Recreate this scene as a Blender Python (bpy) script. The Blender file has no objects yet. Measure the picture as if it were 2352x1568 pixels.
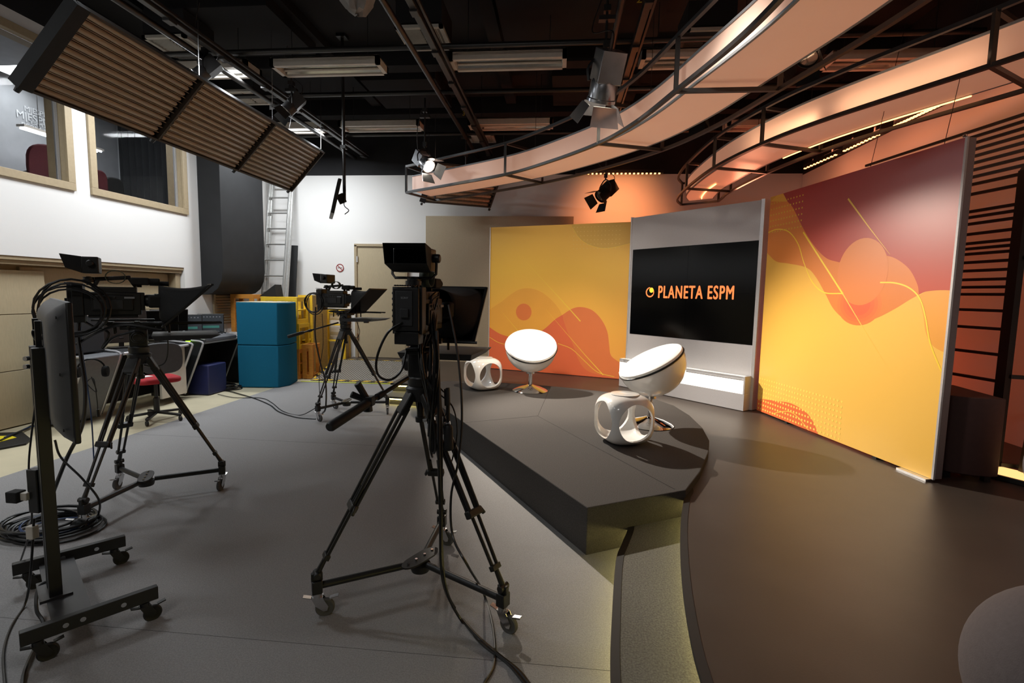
import bpy, math, random
from mathutils import Matrix, Vector, Euler
random.seed(7)
PI = math.pi
S = bpy.context.scene
COL = S.collection
# ------------------------------------------------------------------ camera
F, HY, ROLL, EYE = 1150.0, 674.0, 0.018, 1.5
_up = Vector((ROLL, 1.0, (784-HY)/F)).normalized()
_d = Vector((1285-1176, 0, -F)); _d = (_d-_d.dot(_up)*_up).normalized()
_x = _d.cross(_up)
M3 = Matrix((_x, _d, _up))
cam = bpy.data.cameras.new('camera'); cam_o = bpy.data.objects.new('camera', cam); COL.objects.link(cam_o)
cam.sensor_width = 36; cam.lens = F/2352*36; cam.clip_start = 0.05; cam.clip_end = 60
cam_o.matrix_world = Matrix.Translation((0, 0, EYE)) @ M3.to_4x4()
S.camera = cam_o
def ray(x, y): return M3 @ Vector((x-1176, 784-y, -F))
CP = Vector((0, 0, EYE))
def atz(x, y, z): r = ray(x, y); return CP+r*((z-EYE)/r.z)       # a photo point on the level z
def aty(x, y, Y): r = ray(x, y); return CP+r*(Y/r.y)             # a photo point on the plane at depth Y
def atx(x, y, X): r = ray(x, y); return CP+r*(X/r.x)
# ------------------------------------------------------------------ world, view
w = bpy.data.worlds.new('studio_air'); S.world = w; w.use_nodes = True
w.node_tree.nodes['Background'].inputs[0].default_value = (0.75, 0.78, 0.85, 1)
w.node_tree.nodes['Background'].inputs[1].default_value = 0.02
S.view_settings.view_transform = 'Standard'; S.view_settings.look = 'None'
S.view_settings.gamma = 1; S.view_settings.use_curve_mapping = False
S.view_settings.exposure = 0.0
# ------------------------------------------------------------------ lights
def lamp(kind, name, loc, power, color=(1, 1, 1), to=None, size=.2, size_y=None, spot=60, blend=.4, rad=.06, spread=None):
    l = bpy.data.lights.new(name, kind); l.energy = power; l.color = color
    if kind == 'AREA':
        l.size = size
        if size_y: l.shape = 'RECTANGLE'; l.size_y = size_y
        if spread: l.spread = math.radians(spread)
    if kind == 'SPOT': l.spot_size = math.radians(spot); l.spot_blend = blend; l.shadow_soft_size = rad
    if kind == 'POINT': l.shadow_soft_size = rad
    o = bpy.data.objects.new(name, l); COL.objects.link(o); o.location = loc
    if to is not None: o.rotation_euler = (Vector(to)-Vector(loc)).to_track_quat('-Z', 'Y').to_euler()
    return o
WHITE = (1, .97, .93); COOL = (.93, .97, 1); WARM = (1, .72, .45); RED = (1, .24, .10); ORG = (1, .36, .13)
# fluorescent ceiling lamps that are on (left aisle of the studio)
for i, y_ in enumerate((5.77, 7.85, 3.6, 1.4)):
    lamp('AREA', 'fluorescent_light', (-4.35, y_, 3.97), (70, 70, 60, 20)[i], COOL, (-4.35, y_, 0), 1.2, .18)
lamp('AREA', 'fluorescent_light', (-1.6, -1.2, 3.97), 26, WHITE, (-1.6, 1.5, 0), 1.4, .5)
KEY = Vector((-1.80, 6.85, 3.17))
lamp('SPOT', 'key_fresnel_light', KEY, 1500, (1, .88, .74), (.9, 4.5, .5), spot=58, blend=.6, rad=.035)
K2 = Vector((.30, 4.74, 3.17))
lamp('SPOT', 'second_fresnel_light', K2, 260, (1, .84, .66), (-.2, 6.3, .5), spot=75, blend=.7, rad=.06)
lamp('SPOT', 'front_fresnel_light', (-1.6, 1.2, 3.8), 620, (1, .86, .70), (-.2, 6.8, 1.4), spot=34, blend=.8, rad=.10)
lamp('SPOT', 'front_fresnel_light', (-.45, 1.3, 3.8), 210, (1, .86, .72), (1.5, 6.4, 1.3), spot=36, blend=.8, rad=.10)
lamp('SPOT', 'panel_fresnel_light', (.15, 2.9, 3.6), 135, (1, .84, .72), (2.45, 4.3, 1.75), spot=44, blend=.9, rad=.1)
# orange washes on the cyclorama and behind the set
lamp('SPOT', 'cyclorama_wash_light', (.95, 7.9, 3.3), 110, (1, .30, .10), (.95, 9.2, 2.8), spot=90, blend=1, rad=.1)
lamp('AREA', 'cyclorama_wash_light', (1.6, 8.75, .5), 26, RED, (1.6, 9.2, 2.6), 2.6, .15)
for y_, p_ in ((7.6, 3), (6.4, 3), (5.2, 2.5), (3.8, 1.2)):
    lamp('AREA', 'wall_wash_light', (3.55, y_, 3.50), p_, (1, .30, .14), (4.05, y_, 2.7), 1.0, .06)
lamp('AREA', 'backstage_wash_light', (3.4, 6.6, .5), 9, (1, .12, .05), (4.0, 5.9, 1.4), 1.6, .12)
lamp('AREA', 'backstage_wash_light', (3.5, 3.2, .5), 1.2, RED, (4.0, 4.0, 1.0), .8, .12)
lamp('SPOT', 'orange_wash_light', (3.0, 1.5, 3.9), 22, (1, .42, .2), (2.4, 3.6, 3.2), spot=80, blend=1, rad=.2)  # added lamp, aimed at the ribbons to warm them rather than the floor
lamp('SPOT', 'orange_ceiling_wash_light', (2.6, 7.5, 2.9), 45, (1, .30, .16), (2.2, 5.8, 4.3), spot=100, blend=1, rad=.2)
lamp('SPOT', 'orange_wash_light', (2.2, 7.6, 3.6), 110, (1, .25, .10), (1.2, 7.0, .24), spot=70, blend=1, rad=.1)
for a_, c_ in (((1.80, 5.75), (2.08, 4.80)), ((2.15, 4.60), (2.65, 3.70))):
    m_ = Vector(((a_[0]+c_[0])/2, (a_[1]+c_[1])/2, 3.10)); o_ = lamp('AREA', 'ribbon_fill_light', m_, 1.0, (1, .58, .34), m_+Vector((.3, .14, .10)), 1.0, .02)  # unseen area lamps added to brighten the front face of the right ribbon
# ------------------------------------------------------------------ materials
MATS = {}
def srgb(h):
    if isinstance(h, str):
        h = h.lstrip('#'); c = [int(h[i:i+2], 16)/255 for i in (0, 2, 4)]
    else: c = h
    return tuple(x/12.92 if x <= .04045 else ((x+.055)/1.055)**2.4 for x in c)+(1,)
def mat(name, col, rough=.6, metal=0, spec=.5, noise=0, nscale=40, bump=0, bscale=200, emit=0, ecol=None, coat=0, alpha=1, trans=0, grad=None, stretch=None):
    if name in MATS: return MATS[name]
    m = bpy.data.materials.new(name); m.use_nodes = True; nt = m.node_tree; b = nt.nodes['Principled BSDF']
    c = srgb(col); b.inputs['Base Color'].default_value = c
    b.inputs['Roughness'].default_value = rough; b.inputs['Metallic'].default_value = metal
    b.inputs['Specular IOR Level'].default_value = spec
    b.inputs['Coat Weight'].default_value = coat; b.inputs['Coat Roughness'].default_value = .08
    b.inputs['Alpha'].default_value = alpha; b.inputs['Transmission Weight'].default_value = trans
    if emit:
        b.inputs['Emission Color'].default_value = srgb(ecol or col); b.inputs['Emission Strength'].default_value = emit
    tc = None
    if noise or bump or grad:
        tc = nt.nodes.new('ShaderNodeTexCoord')
    vec = None
    if noise or bump:
        vec = tc.outputs['Object']
        if stretch:
            mp = nt.nodes.new('ShaderNodeMapping'); mp.inputs['Scale'].default_value = stretch
            nt.links.new(vec, mp.inputs[0]); vec = mp.outputs[0]
    if grad:
        sp = nt.nodes.new('ShaderNodeSeparateXYZ'); nt.links.new(tc.outputs['Generated'], sp.inputs[0])
        rp = nt.nodes.new('ShaderNodeValToRGB'); nt.links.new(sp.outputs[2], rp.inputs[0])
        e = rp.color_ramp.elements
        e[0].position = grad[0][0]; e[0].color = srgb(grad[0][1]); e[1].position = grad[-1][0]; e[1].color = srgb(grad[-1][1])
        for g in grad[1:-1]:
            k = e.new(g[0]); k.color = srgb(g[1])
        nt.links.new(rp.outputs[0], b.inputs['Base Color'])
    if noise:
        n = nt.nodes.new('ShaderNodeTexNoise'); n.inputs['Scale'].default_value = nscale; n.inputs['Detail'].default_value = 4
        nt.links.new(vec, n.inputs['Vector'])
        mx = nt.nodes.new('ShaderNodeMix'); mx.data_type = 'RGBA'; mx.blend_type = 'MIX'
        lo = [v*(1-noise) for v in c[:3]]+[1]; hi = [min(1, v*(1+noise)) for v in c[:3]]+[1]
        mx.inputs[6].default_value = lo; mx.inputs[7].default_value = hi
        mr = nt.nodes.new('ShaderNodeMapRange'); mr.inputs[1].default_value = .3; mr.inputs[2].default_value = .7
        nt.links.new(n.outputs[0], mr.inputs[0]); nt.links.new(mr.outputs[0], mx.inputs[0])
        nt.links.new(mx.outputs[2], b.inputs['Base Color'])
    if bump:
        n2 = nt.nodes.new('ShaderNodeTexNoise'); n2.inputs['Scale'].default_value = bscale; n2.inputs['Detail'].default_value = 3
        nt.links.new(vec, n2.inputs['Vector'])
        bp = nt.nodes.new('ShaderNodeBump'); bp.inputs['Strength'].default_value = bump; bp.inputs['Distance'].default_value = .004
        nt.links.new(n2.outputs[0], bp.inputs['Height']); nt.links.new(bp.outputs[0], b.inputs['Normal'])
    MATS[name] = m
    return m
def MT(n): return MATS[n]
mat('white_wall', '#e9e8e6', .8, bump=.1, bscale=60)
mat('black_wall', '#17171a', .85, noise=.3, nscale=3)
mat('black_paint_ceiling', '#131316', .9, noise=.35, nscale=2)
mat('black_metal', '#151516', .45, spec=.5, noise=.2, nscale=8)
mat('grid_metal', '#1d1b1a', .38, spec=.6, noise=.2, nscale=8)
mat('frame_metal', '#2b2a2b', .4, spec=.6, noise=.15, nscale=10)
mat('black_plastic', '#161617', .42, noise=.15, nscale=15)
mat('matte_black', '#0e0e0f', .8, bump=.2, bscale=120)
mat('dark_tv_plastic', '#3c3d40', .5, noise=.08, nscale=20)
mat('steel', '#c9c9ca', .22, 1, noise=.06, nscale=20)
mat('chrome', '#e6e6e6', .07, 1, noise=.02, nscale=20)
mat('aluminium', '#b9b9b7', .4, .8, noise=.08, nscale=30)
mat('rubber_grey', '#4c4c4e', .7, noise=.1, nscale=40)
mat('rubber_black', '#121213', .6, noise=.1, nscale=40)
mat('cable_black', '#0f0f10', .38, noise=.1, nscale=40)
mat('cable_blue', '#24406e', .4, noise=.1, nscale=40)
mat('carpet_grey', '#939292', .97, spec=.1, noise=.16, nscale=170, bump=.6, bscale=300)
mat('carpet_dark', '#4d4b4a', .97, spec=.1, noise=.2, nscale=150, bump=.6, bscale=300)
mat('carpet_step', '#6b6a66', .97, spec=.1, noise=.3, nscale=130, bump=.6, bscale=300)
mat('vinyl_beige', '#c9c0a4', .45, noise=.06, nscale=5)
mat('vinyl_deck', '#453d37', .42, spec=.5, noise=.12, nscale=2.5, bump=.05, bscale=150)
mat('beige_laminate', '#b7a88a', .55, noise=.05, nscale=90, stretch=(1, 1, .15))
mat('beige_frame', '#a8977a', .5, noise=.05, nscale=30)
mat('beige_panel', '#b3a68c', .6, noise=.04, nscale=60)
mat('shadow_beige', '#7d6f58', .6, noise=.05, nscale=30)
mat('duct_black', '#191a1c', .75, noise=.2, nscale=5, bump=.1, bscale=40)
mat('teal_fabric', '#12607f', .85, spec=.2, noise=.1, nscale=200, bump=.4, bscale=350)
mat('yellow_wood', '#eec52e', .6, noise=.08, nscale=12, stretch=(1, 1, 6))
mat('orange_wood', '#d08a34', .6, noise=.12, nscale=12, stretch=(1, 1, 6))
mat('raw_wood', '#b49a5e', .65, noise=.15, nscale=14, stretch=(1, 1, 6))
mat('gloss_white', '#eeeeec', .16, spec=.6, coat=.5, noise=.01, nscale=10)
mat('cushion_white', '#f3f2ef', .55, noise=.02, nscale=60, bump=.1, bscale=200)
mat('black_trim', '#0c0c0d', .4, noise=.05, nscale=30)
mat('set_silver', '#b4b4b8', .5, spec=.4, noise=.04, nscale=120)
mat('set_edge', '#c3c3c6', .35, metal=.4, noise=.04, nscale=80)
mat('panel_edge', '#8b8286', .5, noise=.04, nscale=80)
mat('screen_black', '#020203', .16, spec=.22, noise=.02, nscale=3)
mat('screen_seam', '#1b1b1d', .5, noise=.02, nscale=3)
mat('logo_orange', '#ff8a4a', .5, emit=.9, ecol='#ff8a4a', noise=.01)
mat('logo_yellow', '#ffd33d', .5, emit=.9, ecol='#ffd33d', noise=.01)
mat('lightbox_white', '#fffaf0', .5, emit=2.2, ecol='#fff4e2', noise=.01)
mat('led_warm', '#ffe2b0', .5, emit=9, ecol='#ffdca0', noise=.01)
mat('led_yellow', '#fff0a0', .5, emit=17, ecol='#ffe98a', noise=.01)
mat('led_orange', '#ffb070', .5, emit=5, ecol='#ffab66', noise=.01)
mat('floor_glow', '#ffc080', .5, emit=1.5, ecol='#ffc27a', noise=.01)
mat('tube_on', '#ffffff', .5, emit=7, ecol='#f3f8ff', noise=.01)
mat('lens_on', '#fff2dc', .5, emit=14, ecol='#fff0d8', noise=.01)
mat('lamp_metal', '#a9abb0', .25, .85, noise=.1, nscale=12)
mat('fixture_white', '#c9c3ba', .5, noise=.04, nscale=20)
mat('reflector', '#b9b6b0', .18, .9, noise=.1, nscale=6)
mat('vent_white', '#b5b1a8', .6, noise=.06, nscale=20)
mat('ribbon_acrylic', '#f1ddd0', .4, spec=.4, emit=.26, ecol='#ee9c76', noise=.02, nscale=4)  # faint peach glow stands in for warm light bounced onto the ribbons
mat('ribbon_edge', '#8f959b', .5, noise=.03, nscale=20)
mat('bank_tube', '#a8957e', .32, spec=.6, noise=.15, nscale=5, stretch=(8, .6, 8))
mat('bank_back', '#3c332b', .5, noise=.1, nscale=6)
mat('glass', '#ffffff', .03, trans=1, noise=.0)
MATS['glass'].node_tree.nodes['Principled BSDF'].inputs['IOR'].default_value = 1.12
mat('clear_acrylic', '#ffffff', .05, trans=1)
MATS['clear_acrylic'].node_tree.nodes['Principled BSDF'].inputs['IOR'].default_value = 1.2
mat('beige_room', '#a9acb0', .8, noise=.05, nscale=8)
mat('dark_curtain', '#26282b', .8, noise=.1, nscale=8)
mat('red_fabric', '#a01722', .8, noise=.1, nscale=80, bump=.2, bscale=300)
mat('maroon_fabric', '#5c2029', .8, noise=.1, nscale=80)
mat('desk_grey', '#5a5c60', .55, noise=.06, nscale=30)
mat('desk_dark', '#26272a', .5, noise=.08, nscale=30)
mat('navy_plastic', '#1d2350', .5, noise=.08, nscale=30)
mat('letter_white', '#dcdfe2', .6, noise=.02)
mat('letter_grey', '#8d9096', .6, noise=.02)
mat('hazard_yellow', '#e3b930', .6, noise=.05, nscale=20)
mat('neon_tape', '#d6e83a', .6, noise=.03, nscale=20)
mat('mat_yellow', '#e6d320', .6, noise=.05, nscale=20)
mat('sign_red', '#8e2a2a', .5, noise=.02)
mat('sign_white', '#e8e6e4', .5, noise=.02)
mat('strap_green', '#4b5445', .7, noise=.1, nscale=60)
mat('pouf_grey', '#5f5859', .9, spec=.2, noise=.06, nscale=90, bump=.2, bscale=250)
mat('cabinet_brown', '#4a3230', .6, noise=.06, nscale=30)
mat('terracotta', '#b4694a', .7, noise=.05)
mat('paper_grey', '#8c8885', .8, noise=.2, nscale=14, bump=.5, bscale=25)
mat('ui_blue', '#3b3fa0', .4, emit=.5, ecol='#3b3fa0', noise=.01)
mat('ui_grey', '#33373c', .4, emit=.35, ecol='#33373c', noise=.01)
mat('ui_teal', '#3a6e66', .4, emit=.4, ecol='#3a6e66', noise=.01)
mat('green_led', '#b8ff30', .4, emit=2, ecol='#a8ff30', noise=.01)
mat('red_led', '#ff2020', .4, emit=2, ecol='#ff2020', noise=.01)
mat('beige_plate', '#d8cdb2', .5, noise=.02)
# diamond plate
def diamond_mat():
    m = mat('diamond_plate', '#a8a6a2', .35, .7, noise=.05, nscale=20)
    nt = m.node_tree; b = nt.nodes['Principled BSDF']; tc = nt.nodes.new('ShaderNodeTexCoord')
    outs = []
    for s in (1, -1):
        mp = nt.nodes.new('ShaderNodeMapping'); mp.inputs['Rotation'].default_value = (0, 0, s*PI/4)
        nt.links.new(tc.outputs['Object'], mp.inputs[0])
        wv = nt.nodes.new('ShaderNodeTexWave'); wv.inputs['Scale'].default_value = 9; wv.wave_profile = 'SIN'
        nt.links.new(mp.outputs[0], wv.inputs[0]); outs.append(wv.outputs[1])
    mu = nt.nodes.new('ShaderNodeMath'); mu.operation = 'MULTIPLY'; nt.links.new(outs[0], mu.inputs[0]); nt.links.new(outs[1], mu.inputs[1])
    bp = nt.nodes.new('ShaderNodeBump'); bp.inputs['Strength'].default_value = 1; bp.inputs['Distance'].default_value = .01
    cr = nt.nodes.new('ShaderNodeValToRGB'); cr.color_ramp.elements[0].position = .35; cr.color_ramp.elements[0].color = srgb('#86847f'); cr.color_ramp.elements[1].position = .6; cr.color_ramp.elements[1].color = srgb('#d6d4cf')
    nt.links.new(mu.outputs[0], cr.inputs[0]); nt.links.new(cr.outputs[0], b.inputs['Base Color'])
    nt.links.new(mu.outputs[0], bp.inputs['Height']); nt.links.new(bp.outputs[0], b.inputs['Normal'])
diamond_mat()
# ------------------------------------------------------------------ mesh builder
def catmull(pts, n=6, closed=False):
    P = [Vector(p) for p in pts]
    if len(P) < 3: return P
    out = []; N = len(P); rng = range(N) if closed else range(N-1)
    for i in rng:
        if closed: p0, p1, p2, p3 = P[i-1], P[i], P[(i+1) % N], P[(i+2) % N]
        else: p0 = P[i-1] if i else P[0]*2-P[1]; p1 = P[i]; p2 = P[i+1]; p3 = P[i+2] if i+2 < N else P[i+1]*2-P[i]
        for k in range(n):
            t = k/n; t2 = t*t; t3 = t2*t
            out.append(.5*((2*p1)+(p2-p0)*t+(2*p0-5*p1+4*p2-p3)*t2+(3*p1-p0-3*p2+p3)*t3))
    if not closed: out.append(P[-1].copy())
    return out
class MB:
    def __init__(s, m=None): s.v = []; s.f = []; s.mi = []; s.m = m or Matrix(); s.cur = 0
    def add(s, vs, fs, m=None):
        T = s.m @ m if m is not None else s.m
        b = len(s.v); s.v += [T @ Vector(v) for v in vs]; s.f += [tuple(b+i for i in f) for f in fs]; s.mi += [s.cur]*len(fs); return s
    def box(s, c, d, rz=0, m=None, rot=None):
        x, y, z = d[0]/2, d[1]/2, d[2]/2
        vs = [(sx*x, sy*y, sz*z) for sz in (-1, 1) for sy in (-1, 1) for sx in (-1, 1)]
        T = Matrix.Translation(c) @ (Euler(rot).to_matrix().to_4x4() if rot else Matrix.Rotation(rz, 4, 'Z'))
        vs = [T @ Vector(v) for v in vs]
        return s.add(vs, [(0, 2, 3, 1), (4, 5, 7, 6), (0, 1, 5, 4), (2, 6, 7, 3), (0, 4, 6, 2), (1, 3, 7, 5)], m)
    def bar(s, a, b, w_, h=None, up=(0, 0, 1), m=None):   # rectangular bar from a to b
        h = h or w_; a = Vector(a); b = Vector(b); d = (b-a); L = d.length; d = d/L
        u = Vector(up)
        if abs(d.dot(u)) > .95: u = Vector((0, 1, 0))
        r = d.cross(u).normalized(); u = r.cross(d)
        vs = []
        for p in (a, b):
            for i, j in ((-1, -1), (1, -1), (1, 1), (-1, 1)): vs.append(p+r*(i*w_/2)+u*(j*h/2))
        return s.add(vs, [(3, 2, 1, 0), (4, 5, 6, 7), (0, 1, 5, 4), (1, 2, 6, 5), (2, 3, 7, 6), (3, 0, 4, 7)], m)
    def tube(s, pts, r, n=8, smooth=0, caps=True, m=None, closed=False, sq=False):
        P = [Vector(p) for p in pts]
        if smooth: P = catmull(P, smooth, closed)
        if closed: P = P+[P[0].copy()]
        R = r if isinstance(r, (list, tuple)) else [r]*len(P)
        if len(R) != len(P): R = [R[0]+(R[-1]-R[0])*i/(len(P)-1) for i in range(len(P))]
        vs = []; prev = None
        for i, p in enumerate(P):
            d = (P[min(i+1, len(P)-1)]-P[max(i-1, 0)])
            if closed and (i == 0 or i == len(P)-1): d = P[1]-P[-2]
            d = d.normalized() if d.length > 1e-9 else Vector((0, 0, 1))
            if sq: u = Vector((0, 0, 1)); u = (u-d*u.dot(d)); u = u.normalized() if u.length > .05 else Vector((0, 1, 0))
            elif prev is None:
                u = Vector((0, 0, 1)) if abs(d.z) < .9 else Vector((1, 0, 0)); u = (u-d*u.dot(d)).normalized()
            else:
                u = prev-d*prev.dot(d); u = u.normalized() if u.length > 1e-6 else prev
            prev = u; w_ = d.cross(u)
            for k in range(n):
                a = 2*PI*k/n+(PI/4 if sq else 0); vs.append(p+(u*math.cos(a)+w_*math.sin(a))*R[i])
        fs = []
        for i in range(len(P)-1):
            for k in range(n): fs.append((i*n+k, i*n+(k+1) % n, (i+1)*n+(k+1) % n, (i+1)*n+k))
        if caps and not closed:
            fs.append(tuple(range(n))[::-1]); fs.append(tuple((len(P)-1)*n+k for k in range(n)))
        return s.add(vs, fs, m)
    def cyl(s, a, b, r, n=16, m=None): return s.tube([a, b], r, n, m=m)
    def lathe(s, prof, n=32, m=None, ang=2*PI):  # (r, z) profile
        vs = []; fs = []; full = abs(ang-2*PI) < 1e-6; N = n if full else n+1
        for r, z in prof:
            for k in range(N): a = ang*k/n; vs.append((r*math.cos(a), r*math.sin(a), z))
        for i in range(len(prof)-1):
            for k in range(n):
                k2 = (k+1) % N if full else k+1
                fs.append((i*N+k, i*N+k2, (i+1)*N+k2, (i+1)*N+k))
        return s.add(vs, fs, m)
    def prism(s, poly, z0, z1, m=None):        # polygon in XY extruded in Z (z0, z1 may be lists)
        n = len(poly); area = sum(poly[i][0]*poly[(i+1) % n][1]-poly[(i+1) % n][0]*poly[i][1] for i in range(n))
        if area < 0: poly = poly[::-1]
        vs = [(p[0], p[1], z0) for p in poly]+[(p[0], p[1], z1) for p in poly]
        fs = [tuple(range(n))[::-1], tuple(range(n, 2*n))]+[(i, (i+1) % n, n+(i+1) % n, n+i) for i in range(n)]
        return s.add(vs, fs, m)
    def quad(s, a, b, c, d): return s.add([a, b, c, d], [(0, 1, 2, 3)])
    def build(s, name, mats, parent=None, bevel=0, smooth=True, solid=0, ang=35):
        me = bpy.data.meshes.new(name)
        o = bpy.data.objects.new(name, me); COL.objects.link(o)
        if parent is not None:
            o.parent = parent; inv = world(parent).inverted(); vs = [inv @ v for v in s.v]
        else:
            xs = [v.x for v in s.v]; ys = [v.y for v in s.v]; zs = [v.z for v in s.v]
            c = Vector(((min(xs)+max(xs))/2, (min(ys)+max(ys))/2, min(zs))); o.location = c
            vs = [v-c for v in s.v]
        me.from_pydata([tuple(v) for v in vs], [], s.f)
        if not isinstance(mats, (list, tuple)): mats = [mats]
        for m_ in mats: me.materials.append(MATS[m_] if isinstance(m_, str) else m_)
        for p, i in zip(me.polygons, s.mi): p.material_index = i
        me.update()
        if smooth:
            me.shade_smooth(); me.set_sharp_from_angle(angle=math.radians(ang))
        if bevel:
            b = o.modifiers.new('bevel', 'BEVEL'); b.width = bevel; b.segments = 2; b.limit_method = 'ANGLE'; b.angle_limit = math.radians(40)
        return o
def world(o):
    m = Matrix()
    while o is not None: m = o.matrix_basis @ m; o = o.parent
    return m
def tag(o, label, cat, group=None):
    o['label'] = label; o['category'] = cat
    if group: o['group'] = group
    return o
def thing(name, label, cat, loc=(0, 0, 0), rz=0, group=None):
    o = bpy.data.objects.new(name, None); COL.objects.link(o); o.empty_display_size = .1
    o.location = loc; o.rotation_euler = (0, 0, rz); return tag(o, label, cat, group)
def struct(o): o['kind'] = 'structure'; return o
def kids(o): return [c for c in bpy.data.objects if c.parent == o]
def dup(o, loc=None, rz=None, label=None, parent=None):
    c = o.copy(); COL.objects.link(c); c.parent = parent
    if loc is not None: c.location = loc
    if rz is not None: c.rotation_euler = (0, 0, rz)
    if label: c['label'] = label
    for ch in kids(o): dup(ch, parent=c)
    return c
def text_mb(mb, s, size, T, ext=.0015, bold=0, space=1, xs=1):
    cu = bpy.data.curves.new('t', 'FONT'); cu.body = s; cu.size = size; cu.extrude = ext; cu.offset = bold; cu.space_character = space
    cu.align_x = 'CENTER'; cu.align_y = 'CENTER'
    o = bpy.data.objects.new('t', cu); COL.objects.link(o)
    dg = bpy.context.evaluated_depsgraph_get(); me = bpy.data.meshes.new_from_object(o.evaluated_get(dg))
    mb.add([(v.co.x*xs, v.co.y, v.co.z) for v in me.vertices], [tuple(p.vertices) for p in me.polygons], T)
    bpy.data.objects.remove(o); bpy.data.curves.remove(cu); bpy.data.meshes.remove(me)
def frame(o, xa, ya, za=None):   # matrix from origin and axes
    xa = Vector(xa).normalized(); ya = Vector(ya).normalized(); za = Vector(za).normalized() if za else xa.cross(ya).normalized()
    m = Matrix((xa, ya, za)).transposed().to_4x4(); m.translation = Vector(o); return m
def fy(c, h):  # frame with +Y along heading h (2D), z up
    h = Vector((h[0], h[1], 0)).normalized(); return frame(c, (h.y, -h.x, 0), h, (0, 0, 1))
# ================================================================== SETTING
XL, YB, XR, YN, ZC = -5.575, 9.22, 4.05, -3.0, 4.75
ZD, ZT, ZP = .24, .12, .29
b = MB(); b.box((-.9, 3.1, -.05), (12, 12.6, .1)); struct(b.build('floor', 'vinyl_beige'))
# grey carpet sheet
b = MB(); b.prism([(-4.3, YN+.02), (1.2, YN+.02), (1.2, 5), (-.2, 6.4), (-2.2, 7.76), (-4.3, 7.70)], .001, .006); struct(b.build('floor_carpet', 'carpet_grey'))
b = MB()
for y_ in (1.9, 4.6): b.box((-2.0, y_, .0062), (4.6, .0016, .0006))
struct(b.build('trim_1', 'shadow_beige'))
bpy.data.objects['trim_1'].data.materials[0] = MATS['carpet_dark']
def offset(pl, d):
    out = []
    for i, p in enumerate(pl):
        t = (Vector(pl[min(i+1, len(pl)-1)])-Vector(pl[max(i-1, 0)])).normalized()
        out.append((p[0]+t.y*d, p[1]-t.x*d))
    return out
def sm(pts, n=6): return [(p.x, p.y) for p in catmull([(x, y, 0) for x, y in pts], n)]
step_e = sm([(.15, YN+.05), (.15, .2), (.17, 1.0), (.221, 1.697), (.256, 2.018), (.329, 2.53), (.388, 2.74), (.452, 2.97), (.5, 3.4), (.3, 4.2), (-.3, 5.0), (-1.2, 5.8), (-1.8, 6.22), (-2.285, 6.318)])
deck_e = sm([(.45, YN+.05), (.46, .4), (.48, 1.1), (.502, 1.585), (.518, 1.789), (.562, 2.09), (.627, 2.425), (.711, 2.783), (.809, 3.12), (.873, 3.31), (.85, 3.7), (.6, 4.4), (0, 5.2), (-.8, 5.9), (-1.6, 6.45), (-2.0, 6.60), (-2.30, 6.622)])
tail = [(-2.30, YB), (XR, YB), (XR, YN+.05)]
b = MB(); b.prism(deck_e+tail, ZD-.018, ZD); struct(b.build('floor_deck', 'vinyl_deck', smooth=False))
b = MB(); b.prism(offset(deck_e, .07)+[(-2.28, YB), (XR, YB), (XR, YN+.05)], .002, ZD-.019)
struct(b.build('floor_deck_riser', 'carpet_dark', smooth=False))
de2 = offset(deck_e, .12)
b = MB(); b.prism(step_e+[(-2.285, 6.69)]+de2[::-1], ZT-.016, ZT); struct(b.build('floor_step', 'carpet_step', smooth=False))
b = MB(); b.prism(offset(step_e, .07)+[(-2.26, 6.69)]+de2[::-1], .002, ZT-.017); struct(b.build('floor_step_riser', 'carpet_dark', smooth=False))
def nosing(e, z, h, nm):
    b = MB(); o_ = offset(e, -.006); i_ = offset(e, .03); n = len(e)
    vs = [(x, y, z+.003) for x, y in o_]+[(x, y, z+.003) for x, y in i_]+[(x, y, z-h) for x, y in o_]
    fs = [(i, i+1, n+i+1, n+i) for i in range(n-1)]+[(2*n+i, 2*n+i+1, i+1, i) for i in range(n-1)]
    b.add(vs, fs); struct(b.build(nm, 'rubber_black'))
nosing(deck_e, ZD, .018, 'trim_2'); nosing(step_e, ZT, .016, 'trim_3')
def strip(e, z, nm, lab):
    a = offset(e, .045)[2:]; b = MB(); b.tube([(x, y, z) for x, y in a], .006, 4)
    tag(b.build(nm, 'led_yellow'), lab, 'led strip', 'light strips under the stage steps')
strip(deck_e, ZD-.042, 'led_strip', 'yellow glowing light strip under the edge of the black stage floor')
strip(step_e, ZT-.038, 'led_strip', 'yellow glowing light strip under the edge of the grey carpeted step')
# walls
b = MB(); T_ = .25; xc = XL-T_/2
def lw(y0, y1, z0, z1): b.box((xc, (y0+y1)/2, (z0+z1)/2), (T_, y1-y0, z1-z0))
D0, D1, DH = 2.6, 7.0, 1.795
W = [(3.45, 5.32), (5.60, 7.07)]; WZ0, WZ1 = 2.62, 4.08
lw(YN, D0, 0, WZ0); lw(D0, D1, DH, WZ0); lw(D1, YB+.2, 0, WZ0)
lw(YN, W[0][0], WZ0, WZ1); lw(W[0][1], W[1][0], WZ0, WZ1); lw(W[1][1], YB+.2, WZ0, WZ1); lw(YN, YB+.2, WZ1, 4.25)
struct(b.build('wall_left', 'white_wall', smooth=False))
b = MB(); lw(YN, YB+.2, 4.25, ZC); struct(b.build('wall_left_upper', 'black_wall', smooth=False))  # black stands in for shade on the upper part of the white wall
b = MB(); b.box((-.7, YB+.1, 1.815), (9.9, .2, 3.63)); struct(b.build('wall_back', 'white_wall', smooth=False))
b = MB(); b.box((-.7, YB+.1, (3.63+ZC)/2), (9.9, .2, ZC-3.63)); struct(b.build('wall_back_upper', 'black_wall', smooth=False))
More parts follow.
